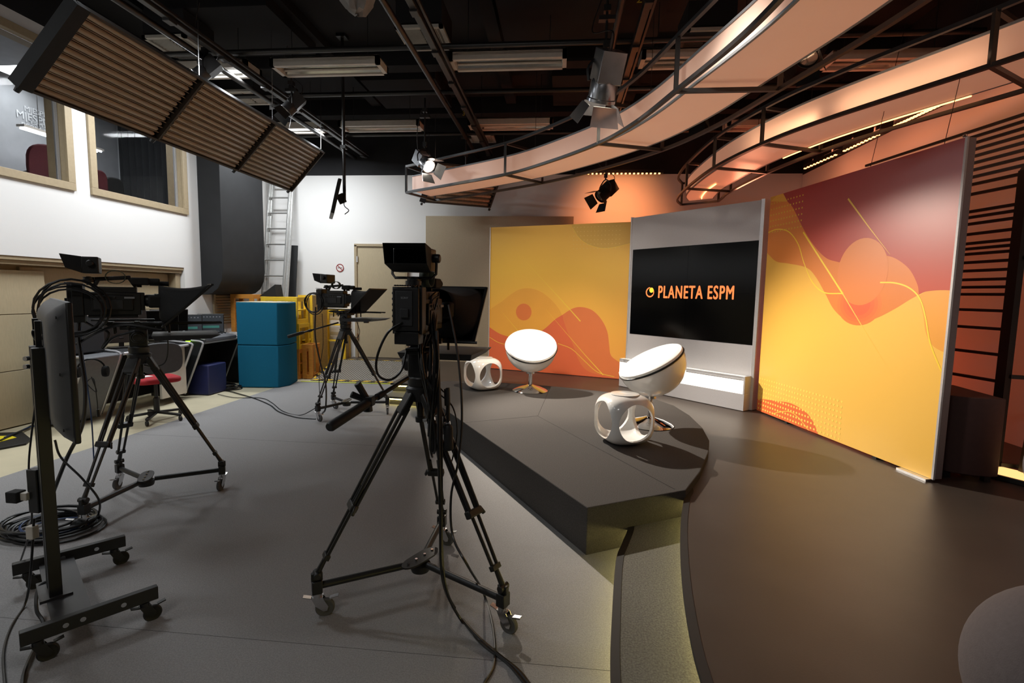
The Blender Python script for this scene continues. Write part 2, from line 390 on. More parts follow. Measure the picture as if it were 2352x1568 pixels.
b = MB(); b.box((XR+.1, 3.1, 1.8), (.2, 12.2, 3.6)); struct(b.build('wall_right', 'white_wall', smooth=False))
b = MB(); b.box((XR+.1, 3.1, (3.6+ZC)/2), (.2, 12.2, ZC-3.6)); struct(b.build('wall_right_upper', 'black_wall', smooth=False))
b = MB(); b.box((-.7, YN-.1, ZC/2), (10, .2, ZC)); struct(b.build('wall_near', 'black_wall', smooth=False))
b = MB(); b.box((-.9, 3.1, ZC+.05), (10.5, 12.6, .1)); struct(b.build('ceiling', 'black_paint_ceiling', smooth=False))
b = MB()
for y_ in (1.2, 3.0, 4.9, 6.9, 8.7): b.box((-.75, y_, ZC-.13), (9.6, .22, .26))
for x_ in (-4.9, -3.2, -.9, 1.0, 2.9): b.box((x_, 3.1, ZC-.06), (.16, 12, .12))
for x_, y_, l_ in ((-3.9, 5.9, 1.4), (-2.2, 4.0, 1.2), (-.1, 5.8, 1.3), (.4, 7.8, 1.2), (-2.4, 7.8, 1.1)): b.box((x_, y_, ZC-.17), (l_, 1.1, .16))
struct(b.build('ceiling_beams', 'black_paint_ceiling', smooth=False))
# control room behind the windows
b = MB(); b.box((-6.9, 5.75, 2.3), (2.1, 5.5, .05)); struct(b.build('floor_control_room', 'dark_curtain', smooth=False))
b = MB(); b.box((-7.95, 5.75, 3.4), (.1, 5.5, 2.25)); struct(b.build('wall_control_room', 'beige_room', smooth=False))
b = MB(); b.box((-6.9, 8.5, 3.4), (2.1, .1, 2.25)); b.box((-6.9, 3.0, 3.4), (2.1, .1, 2.25)); b.box((-6.9, 5.75, 4.52), (2.1, 5.5, .05)); struct(b.build('wall_control_room_side', 'beige_room', smooth=False))
cx0 = aty(273, 350, 8.36).x
pts = [(cx0+.025*k, 8.36+.03*math.sin(k*1.25), 0) for k in range(int((-5.90-cx0)/.025))]
b = MB(); n = len(pts); b.add([(p[0], p[1], 2.34) for p in pts]+[(p[0], p[1], 4.47) for p in pts], [(i, i+1, n+i+1, n+i) for i in range(n-1)])
tag(b.build('curtain', 'dark_curtain'), 'dark grey curtain hanging in the control room behind the right window', 'curtain')
crl = thing('reflection_lamp', 'lit tube lamp added behind the left window to imitate a reflection in its pane', 'lamp', (-7.35, 6.75, 3.62))  # hung in the control room in place of a reflection on the glass
b = MB(); b.box((-7.35, 6.95, 3.65), (.12, 1.2, .03)); b.build('housing', 'fixture_white', crl); 
for k in (-.035, .035): b = MB(); b.cyl((-7.35+k, 6.38, 3.622), (-7.35+k, 7.52, 3.622), .013, 10); b.build('tube', 'tube_on', crl)
for k in (6.6, 7.3): b = MB(); b.cyl((-7.35, k, 3.66), (-7.35, k, 4.5), .005, 6); b.build('hanging_wire', 'grid_metal', crl)
lamp('AREA', 'control_room_light', (-6.9, 6.6, 4.4), 26, COOL, (-6.9, 6.6, 2), 1.6, .6)
for i, (y0, y1) in enumerate(W):
    wd = MB(); fw = .085
    for x0, dx in ((XL+.012, .03),):
        wd.box((x0, (y0+y1)/2, WZ0), (dx, y1-y0+fw, fw)); wd.box((x0, (y0+y1)/2, WZ1), (dx, y1-y0+fw, fw))
        wd.box((x0, y0-.0, (WZ0+WZ1)/2), (dx, fw, WZ1-WZ0-fw)); wd.box((x0, y1+.0, (WZ0+WZ1)/2), (dx, fw, WZ1-WZ0-fw))
    e = .018
    wd.box((xc, (y0+y1)/2, WZ0+e/2), (T_, y1-y0, e)); wd.box((xc, (y0+y1)/2, WZ1-e/2), (T_, y1-y0, e))
    wd.box((xc, y0+e/2, (WZ0+WZ1)/2), (T_, e, WZ1-WZ0)); wd.box((xc, y1-e/2, (WZ0+WZ1)/2), (T_, e, WZ1-WZ0))
    wo = struct(wd.build('window_%d' % (i+1), 'beige_frame', bevel=.003))
    g = MB(); g.box((XL-.10, (y0+y1)/2, (WZ0+WZ1)/2), (.008, y1-y0-.04, WZ1-WZ0-.04)); g.build('pane', 'glass', wo, smooth=False)
    g = MB()
    for yy in (y0+.04, y1-.04): g.box((XL-.10, yy, (WZ0+WZ1)/2), (.03, .03, WZ1-WZ0-.04))
    g.build('pane_seal', 'set_edge', wo)
# lettering on the control room wall
b = MB()
for s_, sz, px_, py_ in (('M|ESPM ES', .11, 95, 262), ('M|ESPM ES', .15, 92, 278), ('ESPM ESPM', .08, 100, 290), ('ESPM ESPM', .13, 98, 303)):
    q_ = atx(px_, py_, -7.885); text_mb(b, s_, sz, frame(q_, (0, 1, 0), (0, 0, 1)))
tag(b.build('wall_lettering', 'letter_white', smooth=False), 'white rows of ESPM letters on the control room wall behind the left window', 'lettering')
# sliding doors
for i, (y0, y1, x_) in enumerate(((D0+.02, 5.05, XL-.13), (4.85, D1-.12, XL-.19))):
    b = MB(); zz = [0.01, .60, 1.19, DH-.14] if i == 0 else [0.01, .60, 1.19, DH-.10]
    for k in range(3): b.box((x_, (y0+y1)/2, (zz[k]+zz[k+1])/2), (.04, y1-y0, zz[k+1]-zz[k]-.008))
    b.cur = 1; b.box((x_-.005, (y0+y1)/2, .8), (.02, y1-y0-.02, 1.5))
    struct(b.build('door_%d' % (i+1), ['beige_laminate', 'shadow_beige'], bevel=.002))
b = MB(); b.box((XL-.12, (D0+D1)/2, DH-.021), (.22, D1-D0-.01, .04)); b.box((XL-.215, (D0+D1)/2, DH/2), (.02, D1-D0-.01, DH-.01)); b.box((XL-.05, (D0+D1)/2, DH-.065), (.03, D1-D0-.01, .045)); b.box((XL-.14, D1-.06, .85), (.16, .09, 1.70))
struct(b.build('trim_4', 'beige_frame', bevel=.002))
# back door
dr = MB(); dr.box((-3.36, YB-.02, ZD+1.04), (.92, .04, 2.07)); dO = struct(dr.build('door_3', 'beige_laminate', bevel=.002))
dr = MB()
for x_, w_, z_, h_ in ((-3.845, .05, 1.05, 2.12), (-2.875, .05, 1.05, 2.12)): dr.box((x_, YB-.03, ZD+z_), (w_, .07, h_))
dr.box((-3.36, YB-.03, ZD+2.11), (1.02, .07, .05)); struct(dr.build('trim_5', 'beige_frame', bevel=.002))
dr = MB()
for z_ in (.4, 1.85): dr.box((-3.815, YB-.055, ZD+z_), (.03, .03, .11))
dr.build('hinge', 'steel', dO)
# landing at the door and ramp
b = MB(); b.box((-3.12, 9.0, ZD/2), (1.62, .42, ZD-.004)); struct(b.build('floor_landing', 'vinyl_deck', smooth=False))
# ================================================================== STAGE
plat = [(.185, 2.79), (.816, 3.14), (1.0, 3.5), (1.19, 3.97), (1.29, 4.3), (1.345, 4.7), (1.35, 5.2), (1.29, 5.65), (1.12, 6.02), (.68, 6.28), (.129, 6.50), (-.3, 6.62), (-.77, 6.70), (-1.25, 6.72), (-1.65, 6.62), (-1.72, 6.2), (-1.60, 5.75)]
b = MB(); b.prism(plat, .003, ZP)
pl = tag(b.build('stage_platform', 'carpet_dark', smooth=False, bevel=.006), 'low curved platform covered in dark grey carpet carrying the white chairs', 'platform')
b = MB()
def seam(p, q): b.bar((p[0], p[1], ZP+.0008), (q[0], q[1], ZP+.0008), .004, .0015)
a1 = atz(1235, 955, ZP); seam(atz(1065, 970, ZP), a1); seam(a1, (.75, 3.14)); seam(a1, (-.1, 6.5))
b.build('carpet_seam', 'rubber_black', pl)
# ---- printed wall panels
class Print:
    def __init__(s, bl, br, z0, z1, th):
        s.a = Vector((bl[0], bl[1], 0)); s.b = Vector((br[0], br[1], 0)); s.u = (s.b-s.a).normalized(); s.L = (s.b-s.a).length
        s.n = Vector((s.u.y, -s.u.x, 0)); s.z0, s.z1, s.th = z0, z1, th; s.mb = MB(); s.mats = []; s.k = 0
    def px(s, x, y):
        r = ray(x, y); t = (s.a-CP).dot(s.n)/r.dot(s.n); p = CP+r*t; return ((p-s.a).dot(s.u), p.z)
    def clip(s, poly):
        for ax, val, sg in ((0, 0, 1), (0, s.L, -1), (1, s.z0, 1), (1, s.z1, -1)):
            out = []
            for i in range(len(poly)):
                p, q = poly[i-1], poly[i]; pi = (p[ax]-val)*sg >= 0; qi = (q[ax]-val)*sg >= 0
                if pi != qi:
                    t = (val-p[ax])/(q[ax]-p[ax]); out.append((p[0]+(q[0]-p[0])*t, p[1]+(q[1]-p[1])*t))
                if qi: out.append(q)
            poly = out
            if not poly: return []
        return poly
    def layer(s, polys, m, px=True, adv=True):
        if m not in s.mats: s.mats.append(m)
        s.mb.cur = s.mats.index(m)
        if adv: s.k += 1
        for poly in polys:
            if px: poly = [s.px(*p) for p in poly]
            poly = s.clip(poly)
            if len(poly) < 3: continue
            area = sum(poly[i-1][0]*poly[i][1]-poly[i][0]*poly[i-1][1] for i in range(len(poly)))
            if area < 0: poly = poly[::-1]
            vs = [s.a+s.u*p[0]+Vector((0, 0, p[1]))+s.n*(.0004+.00007*s.k) for p in poly]
            s.mb.add(vs, [tuple(range(len(vs)))])
    def line(s, pts, wd, m, smooth=0, px=True, taper=False):
        P = [s.px(*p) if px else p for p in pts]
        if smooth: P = [(v.x, v.y) for v in catmull([(p[0], p[1], 0) for p in P], smooth)]
        n = len(P)
        def off(i, d):
            t = (Vector(P[min(i+1, n-1)])-Vector(P[max(i-1, 0)])).normalized(); return (P[i][0]-t.y*d, P[i][1]+t.x*d)
        s.k += 1
        for i in range(n-1):
            d0 = wd/2*(1-(i/(n-1))*.9) if taper else wd/2; d1 = wd/2*(1-((i+1)/(n-1))*.9) if taper else wd/2
            s.layer([[off(i, -d0), off(i+1, -d1), off(i+1, d1), off(i, d0)]], m, px=False, adv=False)
    def disc(s, c, ru, rz, m, n=40, px=True, adv=True):
        c = s.px(*c) if px else c
        s.layer([[(c[0]+ru*math.cos(2*PI*k/n), c[1]+rz*math.sin(2*PI*k/n)) for k in range(n)]], m, px=False, adv=adv)
    def dots(s, x0, x1, z0, z1, nx, nz, r, m):   # metres on the panel
        s.k += 1
        for i in range(nx):
            for j in range(nz): s.disc((x0+(x1-x0)*i/(nx-1), z0+(z1-z0)*j/(nz-1)), r, r, m, 8, px=False, adv=False)
def smp(pts, n=6): return [(v.x, v.y) for v in catmull([(x, y, 0) for x, y in pts], n)]
def panel_body(P, name, label, edge, feet=True):
    t = thing(name, label, 'panel', ((P.a+P.b)/2)+Vector((0, 0, ZD)))
    b = MB(); c = (P.a+P.b)/2-P.n*(P.th/2); rz = math.atan2(P.u.y, P.u.x)
    b.box((c.x, c.y, (P.z0+P.z1)/2), (P.L, P.th, P.z1-P.z0), rz); b.build('panel_core', edge, t, bevel=.004)
    return t
# art colours
def art(n, c, r=.36): mat(n, c, r, spec=.5, noise=.02, nscale=4)
mat('art_base_right', '#efbd45', .34, grad=[(0, '#f3c25c'), (.45, '#efbb50'), (1, '#e2a542')])
mat('art_base_left', '#f0c63a', .5, grad=[(0, '#efa54a'), (.35, '#f3b446'), (.7, '#f0bf45'), (1, '#e6b548')])
mat('art_red', '#b8463c', .30, grad=[(0, '#cc6246'), (.5, '#c55841'), (.8, '#b5443a'), (1, '#a43635')])
art('art_orange', '#dc8038', .34); art('art_orange_light', '#e8a040', .34); art('art_gold', '#cf9638', .34)
mat('art_circle', '#e07a3c', .34, grad=[(0, '#e07a3c'), (1, '#de8642')])
art('art_deep', '#dd6238', .34); art('art_blob', '#e2703c', .36); art('art_line', '#f6d038', .4); art('art_line_soft', '#f3c34e', .4)
art('art_dot', '#f7d763', .4); art('art_dot_gold', '#d9b23a', .4)
art('art_l_orange', '#e07b42', .5); art('art_l_deep', '#dd6a40', .5); art('art_l_hill', '#eaa83f', .5); art('art_l_circle', '#e07c3e', .5); art('art_l_gold', '#d9ae45', .5); art('art_l_line', '#f4d145', .5); art('art_l_dot', '#e8c765', .5)
# right panel
RP = Print((2.209, 5.72), (2.622, 3.66), ZD+.02, 2.575, .07)
RT = panel_body(RP, 'set_wall_panel', 'tall printed wall panel with red orange and yellow waves, right of the screen', 'panel_edge')
Q = lambda *a: [(1752+x/1.845, 300+y/1.845) for x, y in a]
L_, z0_, z1_ = RP.L, RP.z0, RP.z1
RP.layer([[(0, z0_), (L_, z0_), (L_, z1_), (0, z1_)]], 'art_base_right', px=False)
RP.layer([smp(Q((660, 700), (700, 680), (785, 676), (860, 690)))+Q((860, 935))+smp(Q((790, 938), (760, 935), (715, 905), (690, 850), (680, 780), (660, 700)))], 'art_orange_light')
wave = smp(Q((-30, 440), (10, 505), (30, 530), (60, 555), (110, 563), (185, 580), (225, 620), (265, 690), (300, 755), (350, 800), (410, 812), (480, 795), (560, 755), (620, 718), (662, 695)))
RP.layer([wave+smp(Q((662, 695), (655, 650), (620, 585), (560, 540), (500, 525)))+Q((500, 300), (130, 300), (-30, 300))], 'art_orange')
RP.layer([smp(Q((-30, 560), (10, 440), (20, 330), (60, 280), (110, 310), (150, 370), (190, 450)))[:18]+Q((130, 200), (-30, 200))], 'art_gold')
RP.layer([smp(Q((105, 300), (130, 330), (175, 420), (220, 490), (270, 540), (325, 558)))+smp(Q((325, 558), (345, 530), (380, 490), (440, 480), (500, 525)))+smp(Q((500, 525), (560, 540), (620, 585), (655, 650), (662, 694)))+smp(Q((662, 694), (700, 680), (785, 676), (870, 690)))+Q((900, -60), (300, 100), (60, 215))], 'art_red')
RP.layer([smp(Q((325, 558), (310, 620), (330, 690), (300, 755))) + smp(Q((300, 755), (350, 800), (410, 812), (480, 795), (560, 755)))+smp(Q((560, 755), (530, 700), (520, 600), (500, 525)))], 'art_orange')
c0 = RP.px(*Q((405, 735))[0])
for r_, m_, h_ in ((.235, 'art_glow_a', '#dd7a38'), (.20, 'art_glow_b', '#de7238'), (.165, 'art_glow_c', '#df6a38'), (.125, 'art_glow_d', '#df6138')):
    art(m_, h_, .34); RP.disc(c0, r_, r_*.75, m_, px=False)
c1 = RP.px(*Q((418, 598))[0]); RP.disc(c1, .262, .275, 'art_circle', px=False)
RP.line(Q((172, 430), (340, 692)), .016, 'art_line', taper=False); RP.line(Q((340, 692), (440, 860), (545, 1030)), .010, 'art_line_soft', taper=True)
RP.line(Q((362, 288), (450, 408), (540, 525)), .016, 'art_line_soft', taper=True)
RP.line(Q((10, 438), (60, 418), (110, 428), (150, 480), (175, 560), (210, 640), (260, 685), (338, 690)), .010, 'art_line', 6)
RP.line(Q((498, 643), (560, 645), (620, 665), (665, 710), (690, 790), (710, 900), (757, 1020)), .011, 'art_line', 6)
RP.layer([smp(Q((-40, 1135), (0, 1137), (60, 1145), (120, 1155), (180, 1190), (215, 1235), (240, 1300)))+Q((240, 1400), (-40, 1300))], 'art_blob')
RP.line(Q((40, 1200), (80, 1190), (120, 1192), (160, 1225), (210, 1290)), .008, 'art_line_soft', 5)
RP.dots(.03, .52, 2.20, 2.50, 12, 6, .009, 'art_dot_gold')
RP.dots(.03, .82, z0_+.03, z0_+.36, 20, 8, .011, 'art_dot')
RP.dots(.82, 1.22, z0_+.03, z0_+.36, 10, 8, .011, 'art_dot')
RP.mb.build('printed_face', RP.mats, RT, smooth=False)
b = MB(); e_ = RP.b+RP.n*.004
b.bar((RP.b.x, RP.b.y, RP.z0), (RP.b.x, RP.b.y, RP.z1), .012, .02); b.build('edge_strip', 'set_edge', RT)
b = MB(); c_ = RP.b-RP.u*.13+RP.n*.015; b.box((c_.x, c_.y, ZD+.010), (.24, .06, .018), math.atan2(RP.u.y, RP.u.x)); b.build('foot_plate', 'steel', RT)
for k in (.5, 1.6):
    b = MB(); p_ = RP.a+RP.u*k-RP.n*.035; b.box((p_.x, p_.y, ZD+.011), (.06, .05, .02)); b.build('foot', 'rubber_black', RT)
b = MB(); p_ = RP.b-RP.u*.05-RP.n*.035; b.lathe([(0, 0), (.008, 0), (.008, .012), (.014, .018), (.012, .03), (0, .034)], 10, Matrix.Translation((p_.x, p_.y, RP.z1))); b.build('eye_bolt', 'steel', RT)
# left panel
LP = Print((-1.175, 8.26), (.99, 7.56), ZD+.01, 2.57, .06)
LT = panel_body(LP, 'set_wall_panel', 'wide printed wall panel with yellow ground and orange hills, left of the screen', 'panel_edge')
Q = lambda *a: [(1050+x/2.355, 400+y/2.355) for x, y in a]
L_, z0_, z1_ = LP.L, LP.z0, LP.z1
LP.layer([[(0, z0_), (L_, z0_), (L_, z1_), (0, z1_)]], 'art_base_left', px=False)
LP.layer([smp(Q((160, 745), (200, 715), (240, 690), (290, 650), (340, 622), (400, 618), (460, 640), (520, 690), (560, 745), (575, 800)))+Q((560, 1200), (150, 1200))], 'art_l_hill')
LP.layer([smp(Q((150, 840), (173, 848), (220, 855), (290, 885), (360, 880), (420, 860), (460, 835)))[:1]+smp(Q((150, 742), (190, 738), (240, 745), (262, 765)))[:1]+smp(Q((150, 745), (200, 760), (250, 800), (300, 850), (360, 880), (420, 862), (470, 830)))+Q((470, 700), (300, 700), (150, 740))], 'art_l_hill')
low = smp(Q((150, 815), (173, 826), (230, 862), (290, 880), (350, 882), (410, 870), (470, 838), (530, 785), (570, 760), (620, 728), (670, 718), (730, 735), (780, 785), (812, 850), (822, 920), (830, 975), (860, 1005), (910, 1030), (960, 1040)))
LP.layer([low+Q((960, 1250), (150, 1250))], 'art_l_orange')
LP.layer([low[:low.index(min(low, key=lambda p: abs(p[0]-Q((572, 0))[0][0])+0))+1]+smp(Q((575, 790), (600, 860), (630, 930), (655, 1000), (700, 1060), (790, 1090), (900, 1110)))+Q((900, 1250), (150, 1250))], 'art_l_deep')
LP.layer([smp(Q((600, 200), (625, 290), (660, 345), (710, 380), (780, 400), (850, 395), (935, 375), (1000, 350)))+Q((1000, 150), (600, 150))], 'art_l_gold')
c2 = LP.px(*Q((360, 745))[0]); LP.disc(c2, .135, .135, 'art_l_circle', px=False)
LP.line(Q((667, 795), (560, 675), (365, 465)), .016, 'art_l_line', taper=True); LP.line(Q((790, 1085), (690, 975), (480, 730)), .014, 'art_l_line', taper=True)
LP.line(Q((340, 860), (290, 800), (235, 735)), .008, 'art_l_line', taper=True)
LP.line(Q((173, 880), (230, 912), (300, 925)), .007, 'art_l_line', 5); LP.line(Q((545, 915), (620, 945), (690, 1010), (760, 1070), (850, 1095)), .008, 'art_l_line', 6)
LP.line(Q((625, 290), (660, 345), (710, 380), (780, 400), (850, 395), (935, 375)), .006, 'art_l_line', 6)
LP.dots(1.42, 2.12, 2.20, 2.52, 14, 6, .007, 'art_l_dot')
LP.mb.build('printed_face', LP.mats, LT, smooth=False)
b = MB(); b.bar((LP.a.x, LP.a.y, LP.z0), (LP.a.x, LP.a.y, LP.z1), .012, .02); b.build('edge_strip', 'set_edge', LT)
# ---- screen column
tv_r = Vector((2.155, 5.78, 0)); tdir = Vector((.671, -.741, 0)).normalized()
def on_tv(x, y, off=0):
    n = Vector((tdir.y, -tdir.x, 0)); o = tv_r+n*off; r = ray(x, y); t = (o-CP).dot(n)/r.dot(n); p = CP+r*t; return ((p-tv_r).dot(tdir), p.z)
nT = Vector((tdir.y, -tdir.x, 0))
sl = on_tv(1449, 700)[0]
tt = thing('screen_column', 'silver grey set wall holding the black video wall between the printed panels', 'set wall', (tv_r+tdir*(sl/2))+Vector((0, 0, ZD)))
rzT = math.atan2(tdir.y, tdir.x)
def tv_box(mb, u0, u1, z0, z1, d0, d1):
    c = tv_r+tdir*((u0+u1)/2)+nT*((d0+d1)/2); mb.box((c.x, c.y, (z0+z1)/2), (u1-u0, abs(d1-d0), z1-z0), rzT)
zt0 = ZD+.12; su0, sz0 = on_tv(1446, 764); su1, sz1 = on_tv(1744.5, 551)
_, szb = on_tv(1734, 796); _, szt = on_tv(1451, 574); sz0 = (sz0+szb)/2; sz1 = (sz1+szt)/2
b = MB(); tv_box(b, sl-.03, 0, ZD+.005, sz0, -.12, 0); tv_box(b, sl-.03, 0, sz1, 2.56, -.12, 0); tv_box(b, sl-.03, sl+.0, sz0, sz1, -.12, 0); tv_box(b, su1, 0, sz0, sz1, -.12, 0); tv_box(b, sl, 0, sz0, sz1, -.12, -.04)
b.build('wall_skin', 'set_silver', tt, smooth=False)
b = MB(); tv_box(b, -.012, .03, ZD+.005, 2.57, -.13, .012); tv_box(b, sl-.05, sl-.028, ZD+.005, 2.57, -.13, .012); b.build('edge_strip', 'set_edge', tt, bevel=.003)
print('SCREEN', sl, su0, su1, sz0, sz1)
vw = thing('video_wall', 'black video wall of four joined screens showing PLANETA ESPM', 'screen', (tv_r+tdir*((sl+su1)/2)+nT*.0)+Vector((0, 0, sz0)))
um = (sl+su1)/2; zm = on_tv(1600, 668)[1]; zm = (sz0+sz1)/2
for (ua, ub) in ((sl+.004, um-.001), (um+.001, su1-.004)):
    for (za, zb) in ((sz0+.004, zm-.001), (zm+.001, sz1-.004)):
        b = MB(); tv_box(b, ua, ub, za, zb, -.03, .006); b.build('display', 'screen_black', vw, smooth=False)
def tvp(x, y): return on_tv(x, y, .008)
(ta, tz0), (tb, tz1) = tvp(1512, 686), tvp(1686, 660); ta0, ztop = tvp(1512, 657)
b = MB(); th_ = (ztop-tz0); tcen = tv_r+tdir*((ta+tb)/2)+nT*.009  # lettering
zc_ = (tvp(1512, 671.5)[1]+tvp(1686, 674)[1])/2
text_mb(b, 'PLANETA ESPM', th_*1.36, frame((tcen.x, tcen.y, zc_), tdir, (0, 0, 1)), bold=0, space=1.16, xs=.80)
xs_ = [(v-tcen).dot(tdir) for v in b.v]; wd_ = max(xs_)-min(xs_); k_ = (tb-ta)/wd_
b.v = [v+tdir*((v-tcen).dot(tdir)*(k_-1)) for v in b.v]
n_ = len(b.v); v0 = list(b.v); f0 = list(b.f)
for dx, dz in ((.0035, 0), (-.0035, 0), (0, .003), (0, -.003)):   # heavier strokes
    q_ = len(b.v); b.v += [v+tdir*dx+Vector((0, 0, dz))-nT*.0004 for v in v0]; b.f += [tuple(q_+i for i in f) for f in f0]; b.mi += [0]*len(f0)
b.build('logo_text', 'logo_orange', vw, smooth=False)
lu, lz = tvp(1493, 671); lr = (tvp(1503, 671)[0]-tvp(1484, 671)[0])/2
b = MB(); n = 40; c3 = tv_r+tdir*lu+nT*.0095
vs = []; 
for k in range(n):
    a = 2*PI*k/n; wdt = .80 if math.cos(a-PI*.25) < .3 else .88
    for r_ in (lr, lr*wdt*.92): vs.append(c3+tdir*(r_*math.cos(a))+Vector((0, 0, lz+r_*1.0*math.sin(a))))
b.add(vs, [(2*k, 2*((k+1) % n), 2*((k+1) % n)+1, 2*k+1) for k in range(n) if not (3 < k < 10)])
b.build('logo_ring', 'logo_orange', vw, smooth=False)
b = MB(); c4 = c3+tdir*lr*.35+Vector((0, 0, lz+lr*.42)); b.add([c4+tdir*(lr*.5*math.cos(2*PI*k/24))+Vector((0, 0, lr*.5*math.sin(2*PI*k/24)))+nT*.0005 for k in range(24)], [tuple(range(24))])
b.build('logo_disc', 'logo_yellow', vw, smooth=False)
# light plinth in front of the column
pt = thing('light_plinth', 'low plinth with glowing white front at the foot of the silver screen wall', 'light box', (tv_r+tdir*(sl/2)+nT*.08)+Vector((0, 0, ZD)))
_, pz1 = on_tv(1728, 878, .14); _, pz0 = on_tv(1722, 908, .14); pz2 = on_tv(1728, 868, .14)[1]
print('PLINTH', pz0, pz1, pz2)
b = MB(); tv_box(b, sl-.04, .0, ZD+.005, pz0, .002, .14); tv_box(b, -.02, 0, pz0, pz2, .002, .14); b.build('plinth_base', 'set_silver', pt, bevel=.003)
b = MB(); tv_box(b, sl-.04, -.022, pz0+.001, pz1, .004, .138); b.build('glowing_front', 'lightbox_white', pt, smooth=False)
b = MB(); tv_box(b, sl-.04, -.022, pz1+.001, pz2, .004, .139); b.build('clear_top', 'clear_acrylic', pt, smooth=False)
# beige wall panels behind
b = MB(); b.box((-1.13, 9.0, 1.55), (2.64, .06, 2.62)); tag(b.build('backing_panel', 'beige_panel', bevel=.003), 'plain beige wall panel standing behind the left printed panel', 'panel')
b = MB(); b.box((1.25, 8.9, 1.45), (2.0, .05, 2.75-.3+.0)); tag(b.build('backing_panel', 'terracotta', bevel=.003), 'terracotta wall panel whose top edge shows above the left printed panel', 'panel')
b = MB(); b.box((-2.53, 8.98, 1.29), (.075, .05, 2.1)); tag(b.build('wooden_post', 'terracotta', bevel=.003), 'narrow terracotta post at the left edge of the beige panel', 'post')
# ---- ramp
rt = thing('access_ramp', 'diamond plate metal ramp with hazard striped edges leading to the beige door', 'ramp', (-3.25, 8.3, 0))
y0, y1, x0, x1 = 7.86, 8.78, -4.10, -2.36
b = MB(); b.add([(x0, y0, .007), (x1, y0, .007), (x1, y1, .007), (x0, y1, .007), (x0, y0, .012), (x1, y0, .012), (x1, y1, ZD), (x0, y1, ZD)], [(0, 3, 2, 1), (4, 5, 6, 7), (0, 1, 5, 4), (1, 2, 6, 5), (2, 3, 7, 6), (3, 0, 4, 7)])
b.build('ramp_plate', 'diamond_plate', rt, smooth=False)
b = MB(); 
def tape(p, q, wd, n=16):
    p = Vector(p); q = Vector(q); d = (q-p)/n; s_ = Vector((0, 0, 1)).cross(d).normalized()*wd
    for k in range(n):
        b.cur = k % 2; a = p+d*k; c = a+d; sk = d*.6; b.quad(a, c, c+s_+sk, a+s_+sk)
g = (ZD-.012)/(y1-y0)
tape((x0, y0, .0145), (x1, y0, .0145), .045); b.v[-64:] = [v+Vector((0, 0, (v.y-y0)*g)) for v in b.v[-64:]]
k0 = len(b.v); tape((x1, y1-.06, ZD+.002-g*.06), (x0, y1-.06, ZD+.002-g*.06), -.0001)
b.v = b.v[:k0]; b.f = b.f[:-16]; b.mi = b.mi[:-16]
tape((x0, y1+.01, ZD+.003), (x1, y1+.01, ZD+.003), .05)
tape((x0+.05, y0+.05, .0145+g*.05), (x0+.05, y1, ZD+.0025), .045, 12)
b.build('hazard_tape', ['hazard_yellow', 'black_plastic'], rt, smooth=False)
b = MB(); b.bar((-4.2, 7.74, .0075), (-2.3, 7.82, .0075), .035, .002); tag(b.build('floor_tape', 'neon_tape', smooth=False), 'neon yellow tape line on the carpet before the ramp', 'tape')
# ================================================================== FURNITURE ON THE PLATFORM
def bool_shell():
    """rounded cube stool with four round side openings, top closed"""
    def sup(a, h, e, nu=56, nv=36, z0=0):
        vs = []; fs = []
        def sp(c, p): return math.copysign(abs(c)**p, c)
        for j in range(1, nv):
            v = -PI/2+PI*j/nv
            for i in range(nu):
                u = 2*PI*i/nu
                vs.append((a*sp(math.cos(v), e)*sp(math.cos(u), e), a*sp(math.cos(v), e)*sp(math.sin(u), e), z0+h*sp(math.sin(v), e)))
        for j in range(nv-2):
            for i in range(nu): fs.append((j*nu+i, j*nu+(i+1) % nu, (j+1)*nu+(i+1) % nu, (j+1)*nu+i))
        b0 = len(vs); vs += [(0, 0, z0-h), (0, 0, z0+h)]
        for i in range(nu): fs.append((b0, (i+1) % nu, i)); fs.append((b0+1, (nv-2)*nu+i, (nv-2)*nu+(i+1) % nu))
        return vs, fs
    def mk(vs, fs):
        me = bpy.data.meshes.new('t'); me.from_pydata(vs, [], fs); o = bpy.data.objects.new('t', me); COL.objects.link(o); return o
    out = mk(*sup(.218, .204, .62, z0=.204)); inn = mk(*sup(.196, .184, .62, z0=.204))
    cut = []
    for ax in (0, 1):
        b = MB(); d = Vector((1, 0, 0)) if ax == 0 else Vector((0, 1, 0)); c = Vector((0, 0, .200)); b.cyl(c-d*.4, c+d*.4, .153, 56); cut.append(mk([tuple(v) for v in b.v], b.f))
    for c in [inn]+cut:
        m = out.modifiers.new('b', 'BOOLEAN'); m.operation = 'DIFFERENCE'; m.object = c; m.solver = 'EXACT'
    dg = bpy.context.evaluated_depsgraph_get(); me = bpy.data.meshes.new_from_object(out.evaluated_get(dg))
    vs = [tuple(v.co) for v in me.vertices]; fs = [tuple(p.vertices) for p in me.polygons]
    for o in [out, inn]+cut: bpy.data.objects.remove(o)
    return vs, fs
sv, sf = bool_shell()
def stool(loc, rz, label):
    b = MB(Matrix.Translation(loc) @ Matrix.Rotation(rz, 4, 'Z')); b.add(sv, sf)
    o = b.build('openwork_stool', 'gloss_white', ang=50); m = o.modifiers.new('bevel', 'BEVEL'); m.width = .006; m.segments = 3; m.limit_method = 'ANGLE'; m.angle_limit = math.radians(50)
    b = MB(Matrix.Translation(loc) @ Matrix.Rotation(rz, 4, 'Z')); b.lathe([(0, .409), (.11, .409), (.116, .4075), (.118, .405)], 40); b.build('seat_disc', 'gloss_white', o)
    return tag(o, label, 'stool', 'white openwork stools')
stool((-.95, 6.20, ZP), math.radians(38), 'white glossy openwork stool with round side openings, left of the far swivel chair')
stool((.548, 4.14, ZP), math.radians(23), 'white glossy openwork stool nearest to the camera, before the near swivel chair')
